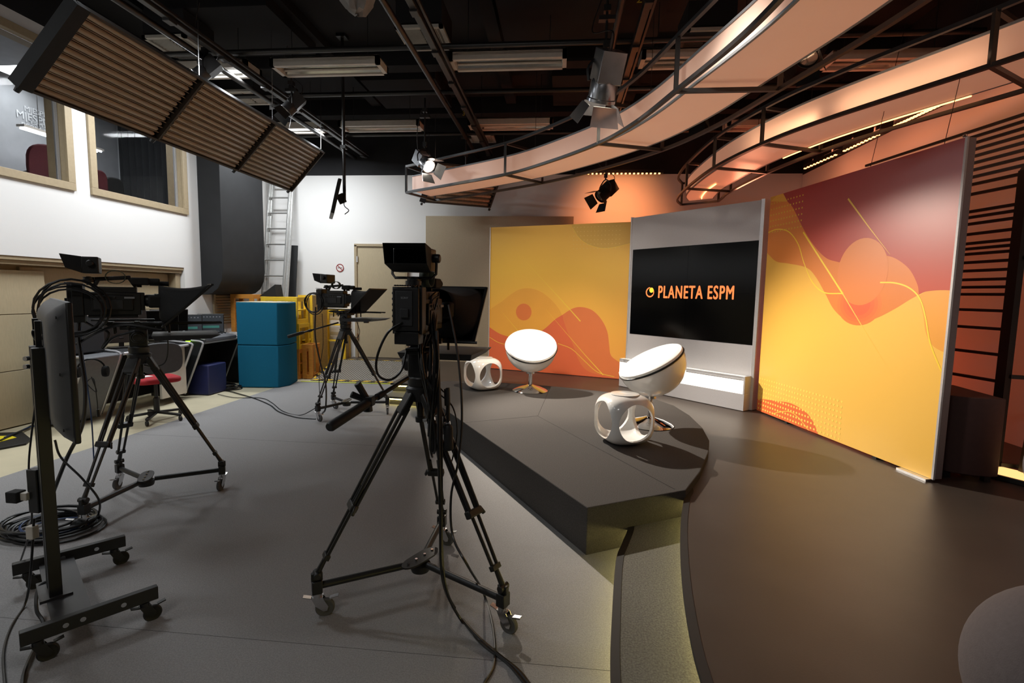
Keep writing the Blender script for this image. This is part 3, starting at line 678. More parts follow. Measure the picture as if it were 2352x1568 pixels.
def ball_chair(loc, h, tilt, az, label, R=.325):
    """h: height of the rim centre over the base; az: where the opening faces, tilt: from the vertical"""
    t = thing('swivel_ball_chair', label, 'chair', loc, 0, 'white half sphere swivel chairs')
    L = Matrix.Translation(loc)
    b = MB(L); b.lathe([(0, .001), (.215, .001), (.222, .006), (.20, .022), (.13, .050), (.06, .070), (.03, .082), (0, .084)], 48); b.build('base', 'chrome', t)
    b = MB(L); b.lathe([(.026, .08), (.024, .22), (.019, .225), (.019, h-R+.03)], 20); b.build('column', 'chrome', t)
    n = Vector((math.sin(tilt)*math.cos(az), math.sin(tilt)*math.sin(az), math.cos(tilt)))
    cz = Vector(loc)+Vector((0, 0, h)); q = n.to_track_quat('Z', 'Y').to_matrix().to_4x4(); T = Matrix.Translation(cz) @ q
    pr = [(R*.98*math.sin(a), -R*.93*math.cos(a)) for a in [PI/2*i/18 for i in range(19)]]
    b = MB(T); b.lathe(pr+[(R*.98, .012), (R*.94, .012), (R*.90, -.03)], 56); b.build('shell', 'gloss_white', t)
    b = MB(T); b.tube([(R*.985*math.cos(2*PI*k/48), R*.985*math.sin(2*PI*k/48), .020) for k in range(48)], .009, 8, closed=True); b.build('black_piping', 'black_trim', t)
    b = MB(T); b.lathe([(0, .052), (.10, .056), (.20, .058), (.27, .054), (R*.93, .046), (R*.985, .034), (R*.975, .020), (R*.9, .012)], 56)
    b.build('cushion', 'cushion_white', t)
    b = MB(T); b.tube([(R*.955*math.cos(2*PI*k/48), R*.955*math.sin(2*PI*k/48), .045) for k in range(48)], .0075, 6, closed=True); b.build('cushion_piping', 'cushion_white', t)
    b = MB(L); b.lathe([(.055, h-R-.0), (.055, h-R+.025), (.03, h-R+.03)], 20); b.build('swivel_plate', 'steel', t)
    return t
ball_chair((-.35, 6.20, ZP), .545, math.radians(33), math.radians(-82), 'white half sphere swivel chair before the left printed panel', .325)
ball_chair((.865, 4.74, ZP), .575, math.radians(29), math.radians(193), 'white half sphere swivel chair before the video wall, tilted to the left', .318)
# ---- poufs at the right
def pouf(loc, r, label):
    b = MB(Matrix.Translation(loc)); b.lathe([(0, 0), (r*.42, .0), (r*.46, .06*r)]+[(r*math.cos(a), r+r*math.sin(a)) for a in [math.radians(d) for d in range(-60, 90, 6)]]+[(0, 2*r)], 56)
    o = b.build('round_pouf', 'pouf_grey'); return tag(o, label, 'pouf', 'round grey poufs')
pouf((1.385, 1.325, ZD), .262, 'large round grey pouf cut off by the bottom right corner')
pouf((3.12, 3.18, ZD), .27, 'round grey pouf at the right edge, before the glowing floor box')
# ================================================================== CAMERAS ON TRIPODS
def caster(T, par, m1='steel', m2='rubber_grey', s=1.0, name='caster'):
    """swivel caster; T: frame at the swivel top, wheel trails along +Y"""
    b = MB(T); b.cyl((0, 0, 0), (0, 0, -.018*s), .020*s, 14)
    for sx in (-1, 1):
        P = [(-.006, -.016), (-.020, .0), (-.014, .03), (.0, .05), (.018, .06), (.034, .056), (.040, .044), (.034, .02), (.022, -.016)]
        x0 = sx*.014*s; vs = [(x0, p[1]*s-.004, -.018*s-p[0]*0-(.0)) for p in P]
        pts = [(-.022, -.018), (.022, -.018), (.045, -.060), (.040, -.078), (.026, -.080), (-.004, -.055)]
        v0 = [(x0-.0015, y*s, z*s) for y, z in pts]; v1 = [(x0+.0015, y*s, z*s) for y, z in pts]; n = len(pts)
        b.add(v0+v1, [tuple(range(n))[::-1], tuple(range(n, 2*n))]+[(i, (i+1) % n, n+(i+1) % n, n+i) for i in range(n)])
    b.box((0, .0, -.019*s), (.030*s, .046*s, .004*s)); b.bar((-.0, -.02*s, -.022*s), (0, -.055*s, -.012*s), .022*s, .004*s)
    b.bar((0, .05*s, -.03*s), (0, .085*s, -.022*s), .02*s, .006*s)
    c = b.build(name, m1, par)
    b = MB(T @ Matrix.Translation((0, .030*s, -.068*s)) @ Matrix.Rotation(PI/2, 4, 'Y'))
    w_ = .0105*s; r_ = .039*s
    b.lathe([(0, -w_*.9), (.012*s, -w_), (.026*s, -w_*.7), (r_*.88, -w_), (r_, -w_*.5), (r_, w_*.5), (r_*.88, w_), (.026*s, w_*.7), (.012*s, w_), (0, w_*.9)], 26)
    b.build('wheel', m2, c)
    return c
def tripod(c, joints, hz, hdg, label, wheel_dirs, level=.62, grip=None):
    c = Vector((c[0], c[1], 0)); t = thing('camera_tripod', label, 'tripod', c, 0, 'studio camera tripods on wheeled dollies')
    J = [Vector((j[0], j[1], 0)) for j in joints]
    zj = .150; apex = c+Vector((0, 0, hz))
    # dolly
    b = MB()
    for j in J: 
        d = (j-c).normalized(); b.tube([c+d*.05+Vector((0, 0, zj)), j-d*.02+Vector((0, 0, zj))], .0165, 12)
    b.lathe([(0, -.035), (.045, -.035), (.05, -.02), (.05, .0), (0, .0)], 20, Matrix.Translation(c+Vector((0, 0, zj-.006))))
    dl = b.build('dolly', 'black_metal', t)
    for k, j in enumerate(J):
        d = (j-c).normalized(); b = MB(); b.box(j+Vector((0, 0, zj+.0)), (.045, .05, .062), math.atan2(d.y, d.x)); b.box(j+Vector((0, 0, zj+.045)), (.05, .022, .04), math.atan2(d.y, d.x)); b.build('foot_bracket', 'black_plastic', t, bevel=.004)
        wd = wheel_dirs[k]; T = frame(j+Vector((0, 0, .119)), (math.sin(wd), -math.cos(wd), 0), (math.cos(wd), math.sin(wd), 0), (0, 0, 1))
        caster(T @ Matrix.Translation((0, 0, 0)), t, s=1.10)
    d0 = (J[0]-c).normalized(); ang = math.atan2(d0.y, d0.x)+math.radians(30)
    b = MB(Matrix.Translation(c+Vector((0, 0, zj+.018))) @ Matrix.Rotation(ang, 4, 'Z'))
    b.prism([(.085*math.cos(a)*1+(.035 if math.cos(a) > 0 else -.035)*1, .042*math.sin(a)) for a in [2*PI*k/24 for k in range(24)]], 0, .008)
    cp = b.build('centre_plate', 'black_plastic', t)
    b = MB(Matrix.Translation(c+Vector((0, 0, zj+.026))) @ Matrix.Rotation(ang, 4, 'Z'))
    for x in (-.085, -.03, .03, .085):
        b = MB(Matrix.Translation(c+Vector((0, 0, zj+.026))) @ Matrix.Rotation(ang, 4, 'Z')); b.cyl((x, .0, 0), (x, .0, .006), .007, 10); b.build('bolt', 'chrome', cp)
    # legs
    sh = hz-.135
    for j in J:
        d = (j-c).normalized(); s_ = Vector((-d.y, d.x, 0)); top = c+d*.055+Vector((0, 0, sh)); foot = j+Vector((0, 0, zj+.055)); ax = (foot-top)
        mid = top+ax*level; low = top+ax*.90
        lg = MB()
        for sg in (-1, 1):
            a = top+s_*(sg*.036)+ax*.06; m_ = mid+s_*(sg*.030)
            for off in (-.012, .012):
                lg.tube([a+d*off*1.1, m_+d*off*.8], .0085, 8)
            lg.tube([mid-ax*.10+s_*(sg*.022), low+s_*(sg*.016)], .0082, 8)
        lgo = lg.build('leg', 'black_metal', t)
        b = MB(); b.bar(top-ax*.03, top+ax*.10, .088, .034, up=d); b.build('leg_shoulder', 'black_plastic', lgo, bevel=.008)
        b = MB(); rr = ax.normalized()
        b.bar(mid-rr*.014, mid+rr*.022, .092, .034, up=d); b.bar(mid+s_*.045-rr*.01, mid+s_*.062+rr*.03, .012, .02); b.build('leg_clamp', 'black_plastic', lgo, bevel=.006)
        b = MB(); b.bar(low-rr*.012, low+rr*.012, .056, .026, up=d); b.tube([low, foot+d*.0], [.011, .014], 10); b.tube([foot-s_*.028, foot+s_*.028], .016, 12); b.build('leg_foot', 'black_plastic', lgo, bevel=.003)
    # bowl and head
    b = MB(Matrix.Translation(c)); b.lathe([(0, sh-.03), (.045, sh-.02), (.06, sh+.01), (.072, sh+.045), (.060, sh+.055), (0, sh+.06)], 24); b.cyl((0, 0, sh-.10), (0, 0, sh-.02), .018, 12); b.lathe([(0, sh-.13), (.024, sh-.125), (.026, sh-.10), (0, sh-.095)], 14)
    b.build('bowl', 'black_plastic', t)
    H = fy(c, hdg)
    b = MB(H); b.lathe([(.058, sh+.056), (.062, sh+.07), (.062, sh+.10), (.050, sh+.106)], 24); b.box((0, 0, sh+.16), (.095, .10, .12)); b.cyl((-.075, 0, sh+.165), (.075, 0, sh+.165), .042, 22); b.cyl((.06, 0, sh+.165), (.086, 0, sh+.165), .030, 18); b.cyl((-.086, 0, sh+.165), (-.06, 0, sh+.165), .030, 18)
    b.box((0, 0, sh+.225), (.075, .20, .022)); hd = b.build('fluid_head', 'black_plastic', t, bevel=.006)
    b = MB(H); b.box((0, .02, sh+.242), (.06, .30, .012)); b.cyl((.03, -.05, sh+.235), (.062, -.05, sh+.235), .010, 10); b.build('slide_plate', 'black_metal', t, bevel=.002)
    for p0, p1, gl in grip or []:
        p0 = Vector(p0); p1 = Vector(p1); d = (p1-p0).normalized(); g0 = p1-d*gl
        b = MB(); b.tube([p0, g0], .0095, 10); b.tube([g0-d*.10, g0-d*.06], .015, 12); hp = b.build('pan_handle', 'black_metal', t)
        b = MB(); b.tube([g0-d*.01, g0+d*.02, p1-d*.01, p1], [.014, .019, .020, .015], 16); b.build('grip', 'rubber_black', hp)
    return t
CAMS = {}
def headset(o_par, T, name='headphones'):
    pass
def cable(pts, r=.005, name='cable', label=None, par=None, m='cable_black', smooth=6, cat='cable', grp=None, n=6):
    b = MB(); b.tube(pts, r, n, smooth=smooth); o = b.build(name, m, par)
    if label: tag(o, label, cat, grp)
    return o
def studio_camera(c, hdg, zb, label, side=1, yoke=True, dark='black_plastic'):
    """zb: height of the underside of the camera plate"""
    t = thing('studio_camera', label, 'video camera', (c[0], c[1], zb), 0, 'studio cameras with prompters')
    H = fy((c[0], c[1], zb), hdg)
    # body
    b = MB(H); b.box((0, .00, .125), (.115, .30, .15)); b.box((.0, .02, .215), (.10, .22, .04)); b.box((-.062, .04, .135), (.012, .17, .11)); b.box((.063, .0, .13), (.014, .22, .10)); b.box((0, .155, .14), (.10, .03, .12)); b.box((0, .0, .042), (.09, .26, .02)); b.box((0, .05, .014), (.07, .34, .012))
    bd = b.build('camera_body', dark, t, bevel=.010)
    b = MB(H); b.cyl((-.071, .09, .17), (-.068, .09, .17), .014, 16); b.build('dial', 'desk_dark', bd)
    b = MB(H); b.box((-.0695, .02, .10), (.003, .05, .012)); b.build('side_label', 'letter_grey', bd)
    b = MB(H); b.box((-.0695, -.03, .155), (.003, .045, .02)); b.build('control_cover', 'desk_dark', bd)
    b = MB(H); b.box((.0725, .09, .165), (.003, .055, .012)); b.build('side_label', 'letter_grey', bd)
    b = MB(H); b.box((.072, -.02, .12), (.006, .15, .06)); b.build('side_cover', 'desk_dark', bd, bevel=.002)
    for k in range(4): b = MB(H); b.cyl((.071, -.08+.03*k, .168), (.076, -.08+.03*k, .168), .007, 10); b.build('button', 'frame_metal', bd)
    # rear adapter
    b = MB(H); b.box((0, -.175, .15), (.135, .055, .205)); b.box((0, -.21, .155), (.115, .03, .185)); b.box((0, -.18, .03), (.11, .07, .055)); 
    for k in range(9): b.box((-.045+k*.0112, -.222, .258), (.006, .03, .006))
    for k in range(7): b.cyl((-.067, -.19, .075+.025*k), (-.073, -.19, .075+.025*k), .007, 8)
    ad = b.build('rear_adapter', dark, t, bevel=.006)
    b = MB(H); b.box((-.005, -.2275, .16), (.075, .006, .15)); b.box((.0, -.236, .14), (.036, .016, .038)); b.build('cover_plate', 'desk_dark', ad, bevel=.002)
    b = MB(); text_mb(b, 'SONY', .0125, H @ frame((-.002, -.2312, .205), (1, 0, 0), (0, 0, 1)), ext=.0004); b.build('maker_name', 'letter_grey', ad, smooth=False)
    # handle
    b = MB(H); b.bar((0, -.10, .225), (0, -.07, .285), .028, .022); b.bar((0, -.09, .283), (0, .10, .300), .030, .026); b.bar((0, .09, .296), (0, .125, .235), .028, .022); b.build('carry_handle', 'black_plastic', t, bevel=.006)
    # strap / eye cushion loop
    b = MB(H); pts = [(0.02, .02+.055*math.cos(a), .300+.045*math.sin(a)) for a in [2*PI*k/16 for k in range(16)]]
    n = len(pts); vs = [(x-.022, y, z) for x, y, z in pts]+[(x+.022, y, z) for x, y, z in pts]; b.add([Vector(v) for v in vs], [(i, (i+1) % n, n+(i+1) % n, n+i) for i in range(n)])
    st = b.build('shoulder_strap', 'strap_green', t); so = st.modifiers.new('solid', 'SOLIDIFY'); so.thickness = .004
    # lens
    b = MB(H); b.m = H @ Matrix.Translation((0, .17, .145)) @ Matrix.Rotation(-PI/2, 4, 'X'); b.lathe([(.035, 0), (.042, .01), (.042, .05), (.048, .055), (.048, .11), (.052, .115), (.055, .17), (.062, .18), (.062, .205), (.056, .205), (.050, .19), (0, .18)], 28)
    ln = b.build('lens', 'black_plastic', t)
    b = MB(H); b.box((.065, .25, .14), (.05, .12, .085)); b.build('lens_grip', 'matte_black', ln, bevel=.012)
    # microphone on the front
    b = MB(H); b.cyl((-.05, .10, .265), (-.05, .30, .262), .012, 14); b.cyl((-.05, .20, .264), (-.05, .31, .262), .016, 14); b.box((-.04, .14, .25), (.03, .03, .03)); b.build('microphone', 'matte_black', t)
    b = MB(H); b.box((.01, .15, .275), (.06, .10, .05)); b.cyl((.01, .19, .275), (.01, .26, .275), .022, 14); b.build('front_viewfinder', 'matte_black', t, bevel=.008)
    # studio viewfinder
    b = MB(H); b.cyl((0, -.12, .245), (0, -.12, .30), .013, 12); b.lathe([(.035, 0), (.035, .018), (.028, .020), (.028, .032), (.035, .034), (.0, .036)], 24, Matrix.Translation((0, -.12, .262)))
    vm = b.build('viewfinder_mount', 'black_metal', t)
    V_ = H @ Matrix.Translation((0, -.12, .372))
    vf = MB(V_); vf.box((0, .02, 0), (.175, .085, .105)); vf.cyl((.085, .02, .01), (.118, .02, .01), .020, 12); vf.cyl((-.098, .02, .01), (-.085, .02, .01), .026, 16)
    vo = vf.build('studio_viewfinder', dark, t, bevel=.006)
    vf = MB(V_)   # hood flares to the back
    a = [(-.085, -.022, -.05), (.085, -.022, -.05), (.085, -.022, .05), (-.085, -.022, .05)]; c_ = [(-.092, -.10, -.020), (.092, -.10, -.020), (.092, -.125, .062), (-.092, -.125, .062)]
    vf.add(a+c_, [(0, 4, 5, 1), (1, 5, 6, 2), (2, 6, 7, 3), (3, 7, 4, 0)]); ho = vf.build('hood', 'matte_black', vo, smooth=False); so = ho.modifiers.new('solid', 'SOLIDIFY'); so.thickness = .003
    vf = MB(V_); vf.box((0, -.0235, 0), (.14, .002, .085)); vf.build('viewfinder_screen', 'screen_black', vo, smooth=False)
    if yoke:
        vf = MB(V_); vf.tube([(-.102, .02, .015), (-.102, .01, -.06), (-.085, .0, -.078), (.085, .0, -.078), (.102, .01, -.06), (.102, .02, .015)], .0065, 6); vf.build('yoke', 'frame_metal', vo)
    # prompter: rods, hood, glass, base monitor
    b = MB(H)
    for sx in (-.05, .05): b.cyl((sx, -.06, -.012), (sx, .62, -.012), .0075, 10)
    for y_ in (-.02, .12): b.box((0, y_, -.01), (.13, .03, .026))
    for sx in (-.05, .05):
        for y_ in (0.0, .30): b.cyl((sx, y_, -.012), (sx, y_, -.075), .007, 8)
    b.build('rods', 'black_metal', t)
    GW = .195; g0 = (.27, -.022); g1 = (.56, .262)
    b = MB(H); fw = .009
    P_ = [(-GW, g0[0], g0[1]), (GW, g0[0], g0[1]), (GW+.01, g1[0], g1[1]), (-GW-.01, g1[0], g1[1])]
    for k in range(4): b.bar(P_[k], P_[(k+1) % 4], .016, .012)
    b.cyl((-GW-.02, g0[0]-.005, g0[1]-.006), (GW+.02, g0[0]-.005, g0[1]-.006), .007, 8)
    gf = b.build('prompter_frame', 'black_metal', t)
    b = MB(H); off = Vector((0, .004, -.004)); b.add([Vector(p)+off for p in P_], [(0, 1, 2, 3)]); b.build('prompter_glass', 'screen_black', gf, smooth=False)
    # cloth hood between lens and frame
    b = MB(H); n = 10; vs = []; back = []; fr = []
    ring0 = [(-.075, .25, .06), (.075, .25, .06), (.085, .25, .15), (.075, .25, .235), (0, .25, .255), (-.075, .25, .235), (-.085, .25, .15)]
    ring2 = [(-GW, g0[0]+.0, g0[1]+.002), (GW, g0[0], g0[1]+.002), (GW+.005, .42, .115), (GW+.01, g1[0]-.004, g1[1]), (0, g1[0]-.006, g1[1]), (-GW-.01, g1[0]-.004, g1[1]), (-GW-.005, .42, .115)]
    ring1 = [tuple((Vector(a_)*.45+Vector(c_)*.55)+Vector((0, -.02, -.035 if 2 < i < 6 else .0))) for i, (a_, c_) in enumerate(zip(ring0, ring2))]
    m7 = 7; b.add(ring0+ring1+ring2, [(r*m7+i, r*m7+(i+1) % m7, (r+1)*m7+(i+1) % m7, (r+1)*m7+i) for r in range(2) for i in range(m7)])
    hd = b.build('prompter_hood', 'matte_black', t); sb = hd.modifiers.new('sub', 'SUBSURF'); sb.levels = 2; sb.render_levels = 2; so = hd.modifiers.new('solid', 'SOLIDIFY'); so.thickness = .002
    b = MB(H); b.add([(-.20, .20, -.085), (.20, .20, -.085), (.235, .60, -.085), (-.235, .60, -.085), (-.19, .22, -.120), (.19, .22, -.120), (.21, .54, -.112), (-.21, .54, -.112)], [(0, 1, 2, 3), (7, 6, 5, 4), (0, 4, 5, 1), (1, 5, 6, 2), (2, 6, 7, 3), (3, 7, 4, 0)])
    b.box((0, .40, -.13), (.04, .05, .02)); pm = b.build('prompter_monitor', 'desk_dark', t, bevel=.003)
    b = MB(H); b.add([(-.18, .23, -.0842), (.18, .23, -.0842), (.205, .57, -.0842), (-.205, .57, -.0842)], [(0, 1, 2, 3)]); b.build('prompter_screen', 'dark_tv_plastic', pm, smooth=False)
    return t, H
def loops(H, cx, cy, cz, r, n, label, rr=.0055, ax='x', seed=1, tail=None):
    rnd = random.Random(seed); b = MB(H)
    for k in range(n):
        rk = r*(1+rnd.uniform(-.14, .14)); ox = rnd.uniform(-.018, .018); oy = rnd.uniform(-.02, .02); oz = rnd.uniform(-.02, .02); e = rnd.uniform(.9, 1.15)
        pts = []
        for i in range(20):
            a = 2*PI*i/20; u, v = rk*math.cos(a), rk*e*math.sin(a)
            pts.append((cx+ox+.01*math.sin(a+k), cy+oy+u, cz+oz+v) if ax == 'x' else ((cx+ox+u, cy+oy+.01*math.sin(a+k), cz+oz+v) if ax == 'y' else (cx+ox+u, cy+oy+v, cz+.006*k+.002*math.sin(3*a))))
        b.tube(pts, rr, 6, closed=True)
    return b
# ---- camera 1 (nearest, seen from behind)
c1_ = (-.665, 2.345)
W1 = [math.radians(20), math.radians(-25), math.radians(-10)]
tripod(c1_, [(-1.077, 2.086), (-.219, 2.094), (-.667, 2.811)], 1.13, (.04, 1), 'nearest black camera tripod on a wheeled dolly, in the middle foreground', W1,
       grip=[((-.70, 2.25, 1.10), (-.84, 1.74, .995), .24)])
cam1, H1 = studio_camera((-.655, 2.33), (.04, 1), 1.268, 'nearest studio camera, seen from behind with a big viewfinder on top')
# zoom grips hanging from the head
for i, (px_, py0, py1, r_, lab) in enumerate(((993, 925, 1035, .021, 'left'), (1028, 940, 1033, .022, 'right'))):
    a = aty(px_, py0, 2.22); c = aty(px_+3, py1, 2.22); t = thing('zoom_control', 'black cylindrical zoom grip hanging under the nearest camera, the %s one of two' % lab, 'camera control', c, 0, 'zoom grips hanging under the nearest camera')
    d = (a-c); b = MB(); b.tube([c, c+d*.03, c+d*.55, c+d*.62], [r_*.8, r_, r_, r_*.7], 16); b.build('grip', 'rubber_black', t)
    b = MB(); b.tube([c+d*.6, a+Vector((0, 0, .10))], .009, 8); b.tube([a+d*.1, a+d*.5], .014, 10); b.build('arm', 'black_metal', t)
    b = MB(); e = c+d*.68; b.cyl(e-Vector((.045, 0, .012)), e+Vector((.01, 0, .0)), .009, 10); b.tube([e-Vector((.02, .01, -.03)), e-Vector((.02, .02, .02))], .005, 8); b.build('clamp', 'steel', t)
# pan handle levers
b = MB(); p = aty(845, 920, 1.98); q = aty(830, 905, 1.98)
k1 = thing('lever_knob', 'pair of black levers clamped on the pan handle of the nearest camera', 'camera control', p)
b = MB(); b.tube([p, aty(806, 905, 1.95)], [.012, .014], 10); b.tube([p, aty(826, 880, 1.95)+Vector((-.01, 0, .0))], [.013, .015], 10); b.tube([p+Vector((0, 0, -.01)), p+Vector((-.0, -.0, -.045))], [.016, .020], 12); b.box(p, (.05, .04, .04)); b.build('levers', 'black_plastic', k1, bevel=.003)
# ---- camera 2 (left)
c2_ = (-2.875, 3.16)
tripod(c2_, [(-2.853-.0, 2.675), (-2.489, 3.417), (-3.242, 3.334)], 1.13, (.77, .64), 'black camera tripod on a dolly between the tv stand and the control desk', [math.radians(205), math.radians(-80), math.radians(-80)])
cam2, H2 = studio_camera((-2.97, 3.08), (.77, .64), 1.262, 'studio camera at the left, seen from the side, before the sliding doors', yoke=False)
# ---- camera 3 (far)
c3_ = (-2.555, 5.77)
tripod(c3_, [(-2.733, 5.396), (-2.078, 5.866), (-2.836, 6.015)], 1.13, (1, -.11), 'farthest black camera tripod on a dolly, between the blue boxes and the stage', [math.radians(-30), math.radians(-70), math.radians(-20)],
       grip=[((-2.62, 5.72, 1.12), (-3.05, 5.35, .97), .17)])
cam3, H3 = studio_camera((-2.68, 5.785), (1, -.13), 1.262, 'farthest studio camera, small, seen from the side before the white back wall', yoke=False)
b = MB(); text_mb(b, '2', .035, H2 @ Matrix.Translation((-.0885, -.09, .39)) @ frame((0, 0, 0), (0, -1, 0), (0, 0, 1)), ext=.001); b.build('number_sticker', 'letter_white', cam2, smooth=False)
# ================================================================== OVERHEAD RIBBON LIGHTS
def resamp(pts, n):
    P = catmull(pts, 10); L = [0]
    for i in range(1, len(P)): L.append(L[-1]+(P[i]-P[i-1]).length)
    out = []
    for k in range(n):
        s_ = L[-1]*k/(n-1); i = max(j for j in range(len(L)) if L[j] <= s_+1e-9); i = min(i, len(P)-2)
        t = (s_-L[i])/max(1e-9, L[i+1]-L[i]); out.append(P[i].lerp(P[i+1], t))
    return out
def halo(Fp, Bp, zb, zt, posts, label, f0=.20, f1=.86, rz=(.05, .27), endcap=True):
    """Fp, Bp: matching points of the front and the back rail (plan)"""
    t = thing('ribbon_lamp', label, 'ceiling lamp', (Fp[len(Fp)//2][0], Fp[len(Fp)//2][1], zb), 0, 'curved ribbon lamps over the stage')
    N = 15*(len(Fp)-1)
    Fc = catmull([(x, y, 0) for x, y in Fp], 15); Bc = catmull([(x, y, 0) for x, y in Bp], 15)
    for nm, C_, z in (('front_rail', Fc, zb), ('top_front_rail', Fc, zt), ('back_rail', Bc, zb), ('top_back_rail', Bc, zt)):
        b = MB(); b.tube([p+Vector((0, 0, z)) for p in C_], .021, 4, sq=True); b.build(nm, 'frame_metal', t, ang=30)
    for k in posts:
        p, q = Fc[k], Bc[k]
        for pp, nm in ((p, 'post'), (q, 'post')):
            b = MB(); b.bar(pp+Vector((0, 0, zb)), pp+Vector((0, 0, zt)), .03, .03); b.build(nm, 'frame_metal', t)
        for z in (zb, zt):
            b = MB(); b.bar(p+Vector((0, 0, z)), q+Vector((0, 0, z)), .03, .03); b.build('cross_bar', 'frame_metal', t)
        b = MB(); m_ = p.lerp(q, .78); b.cyl(m_+Vector((0, 0, zt)), m_+Vector((0, 0, ZC-.15)), .003, 6); b.build('hanging_wire', 'grid_metal', t)
    n = len(Fc); A = [p.lerp(q, f0) for p, q in zip(Fc, Bc)]; Z = [p.lerp(q, f1) for p, q in zip(Fc, Bc)]
    z0, z1 = zb+rz[0], zb+rz[1]
    vs = []
    for P, z in ((A, z0), (Z, z0), (Z, z1), (A, z1)): vs += [p+Vector((0, 0, z)) for p in P]
    fs = [(r*n+i, r*n+i+1, ((r+1) % 4)*n+i+1, ((r+1) % 4)*n+i) for r in range(4) for i in range(n-1)]+[(0, n, 2*n, 3*n), (n-1, 2*n-1, 3*n-1, 4*n-1)]
    b = MB(); b.add(vs, fs); rb = b.build('ribbon', 'ribbon_acrylic', t, ang=40)
    for P, z in ((A, z0+.006), (A, z1), (Z, z0+.006)):
        b = MB(); b.tube([p+Vector((0, 0, z)) for p in P], .0125, 4, sq=True); b.build('edge_trim', 'ribbon_edge', rb)
    return t, Fc, Bc, A, Z
F1p = [(-2.38, 7.60), (-1.62, 7.10), (-.745, 6.486), (-.15, 5.85), (.33, 5.20), (.60, 4.62), (.80, 3.93), (1.03, 3.0), (1.10, 2.0), (1.05, .9)]
B1p = [(-2.10, 8.25), (-1.28, 7.72), (-.29, 6.97), (.42, 6.25), (1.00, 5.45), (1.32, 4.72), (1.53, 3.93), (1.76, 2.95), (1.86, 2.0), (1.82, .9)]
halo(F1p, B1p, 3.0, 3.385, [0, 30, 60, 90, 120], 'long curved white ribbon lamp in a black steel frame, the left one over the platform')
F2 = [(1.93, 8.62), (1.76, 8.15), (1.70, 7.35), (1.735, 6.2), (1.916, 5.27), (2.18, 4.57), (2.69, 3.62), (3.02, 2.9), (3.3, 2.0)]
B2 = [(2.42, 8.30), (2.40, 8.05), (2.36, 7.55), (2.43, 6.45), (2.60, 5.55), (2.85, 4.85), (3.25, 4.0), (3.60, 3.1), (3.85, 2.1)]
h2, Fc2, Bc2, A2, Z2 = halo(F2, B2, 3.0, 3.34, [0, 30, 45, 60, 90, 112], 'curved white ribbon lamp in a black steel frame over the tall red printed panel')
b = MB(); b.tube([Z2[i]+(Bc2[i]-Z2[i])*.1+Vector((0, 0, 3.045)) for i in range(52, 86)], .007, 5); b.build('led_line', 'led_orange', h2)
b = MB(); b.tube([A2[i]+(Z2[i]-A2[i])*.55+Vector((0, 0, 3.04)) for i in range(6, 34)], .008, 5); b.build('led_line', 'led_orange', h2)
# led wash bars near the right wall
def led_bar(p, q, label, n=14, down=.0):
    p = Vector(p); q = Vector(q); d = (q-p).normalized(); t = thing('led_wash_bar', label, 'stage light', (p+q)/2, 0, 'led wash bars along the top of the right wall')
    s_ = Vector((d.y, -d.x, 0)); b = MB(); b.bar(p, q, .07, .06); b.build('housing', 'black_metal', t, bevel=.004)
    b = MB()
    for k in range(n):
        c = p+(q-p)*((k+.5)/n)-Vector((0, 0, .032))-s_*.0; c = c+Vector((-.012, 0, 0)); L_ = (q-p).length/n*.62
        b.box(c+Vector((-.016, 0, .0)), (.030, .03, .012), 0); 
    b.build('led_row', 'led_orange', t, smooth=False)
    for f in (.2, .8):
        m_ = p+(q-p)*f; b = MB(); b.bar(m_+Vector((0, 0, .03)), m_+Vector((0, 0, .40)), .012, .03); b.build('bracket', 'black_metal', t)
ends = [((1851, 383), (1929, 348)), ((1942, 342), (2028, 301)), ((2060, 283), (2214, 211)), ((2228, 203), (2300, 176))]
for (a_, c_), w_ in zip(ends, ('farthest', 'second farthest', 'long middle', 'nearest')):
    led_bar(atz(*a_, 3.42), atz(*c_, 3.42), '%s bar in the row of glowing led bars washing the right wall' % w_, n={'long middle': 18}.get(w_, 10))
# dotted led bar over the back wall
b = MB(); bt = thing('led_wash_bar', 'dotted led bar glowing orange along the top of the back wall', 'stage light', (.95, 9.05, 3.58))
b.box((.95, 9.05, 3.63), (1.5, .06, .05)); b.box((.95, 9.14, 3.66), (1.0, .14, .03)); b.build('housing', 'black_metal', bt)
b = MB()
for k in range(20): b.box((.28+.071*k, 9.035, 3.598), (.028, .03, .018))
b.build('led_row', 'led_orange', bt, smooth=False)
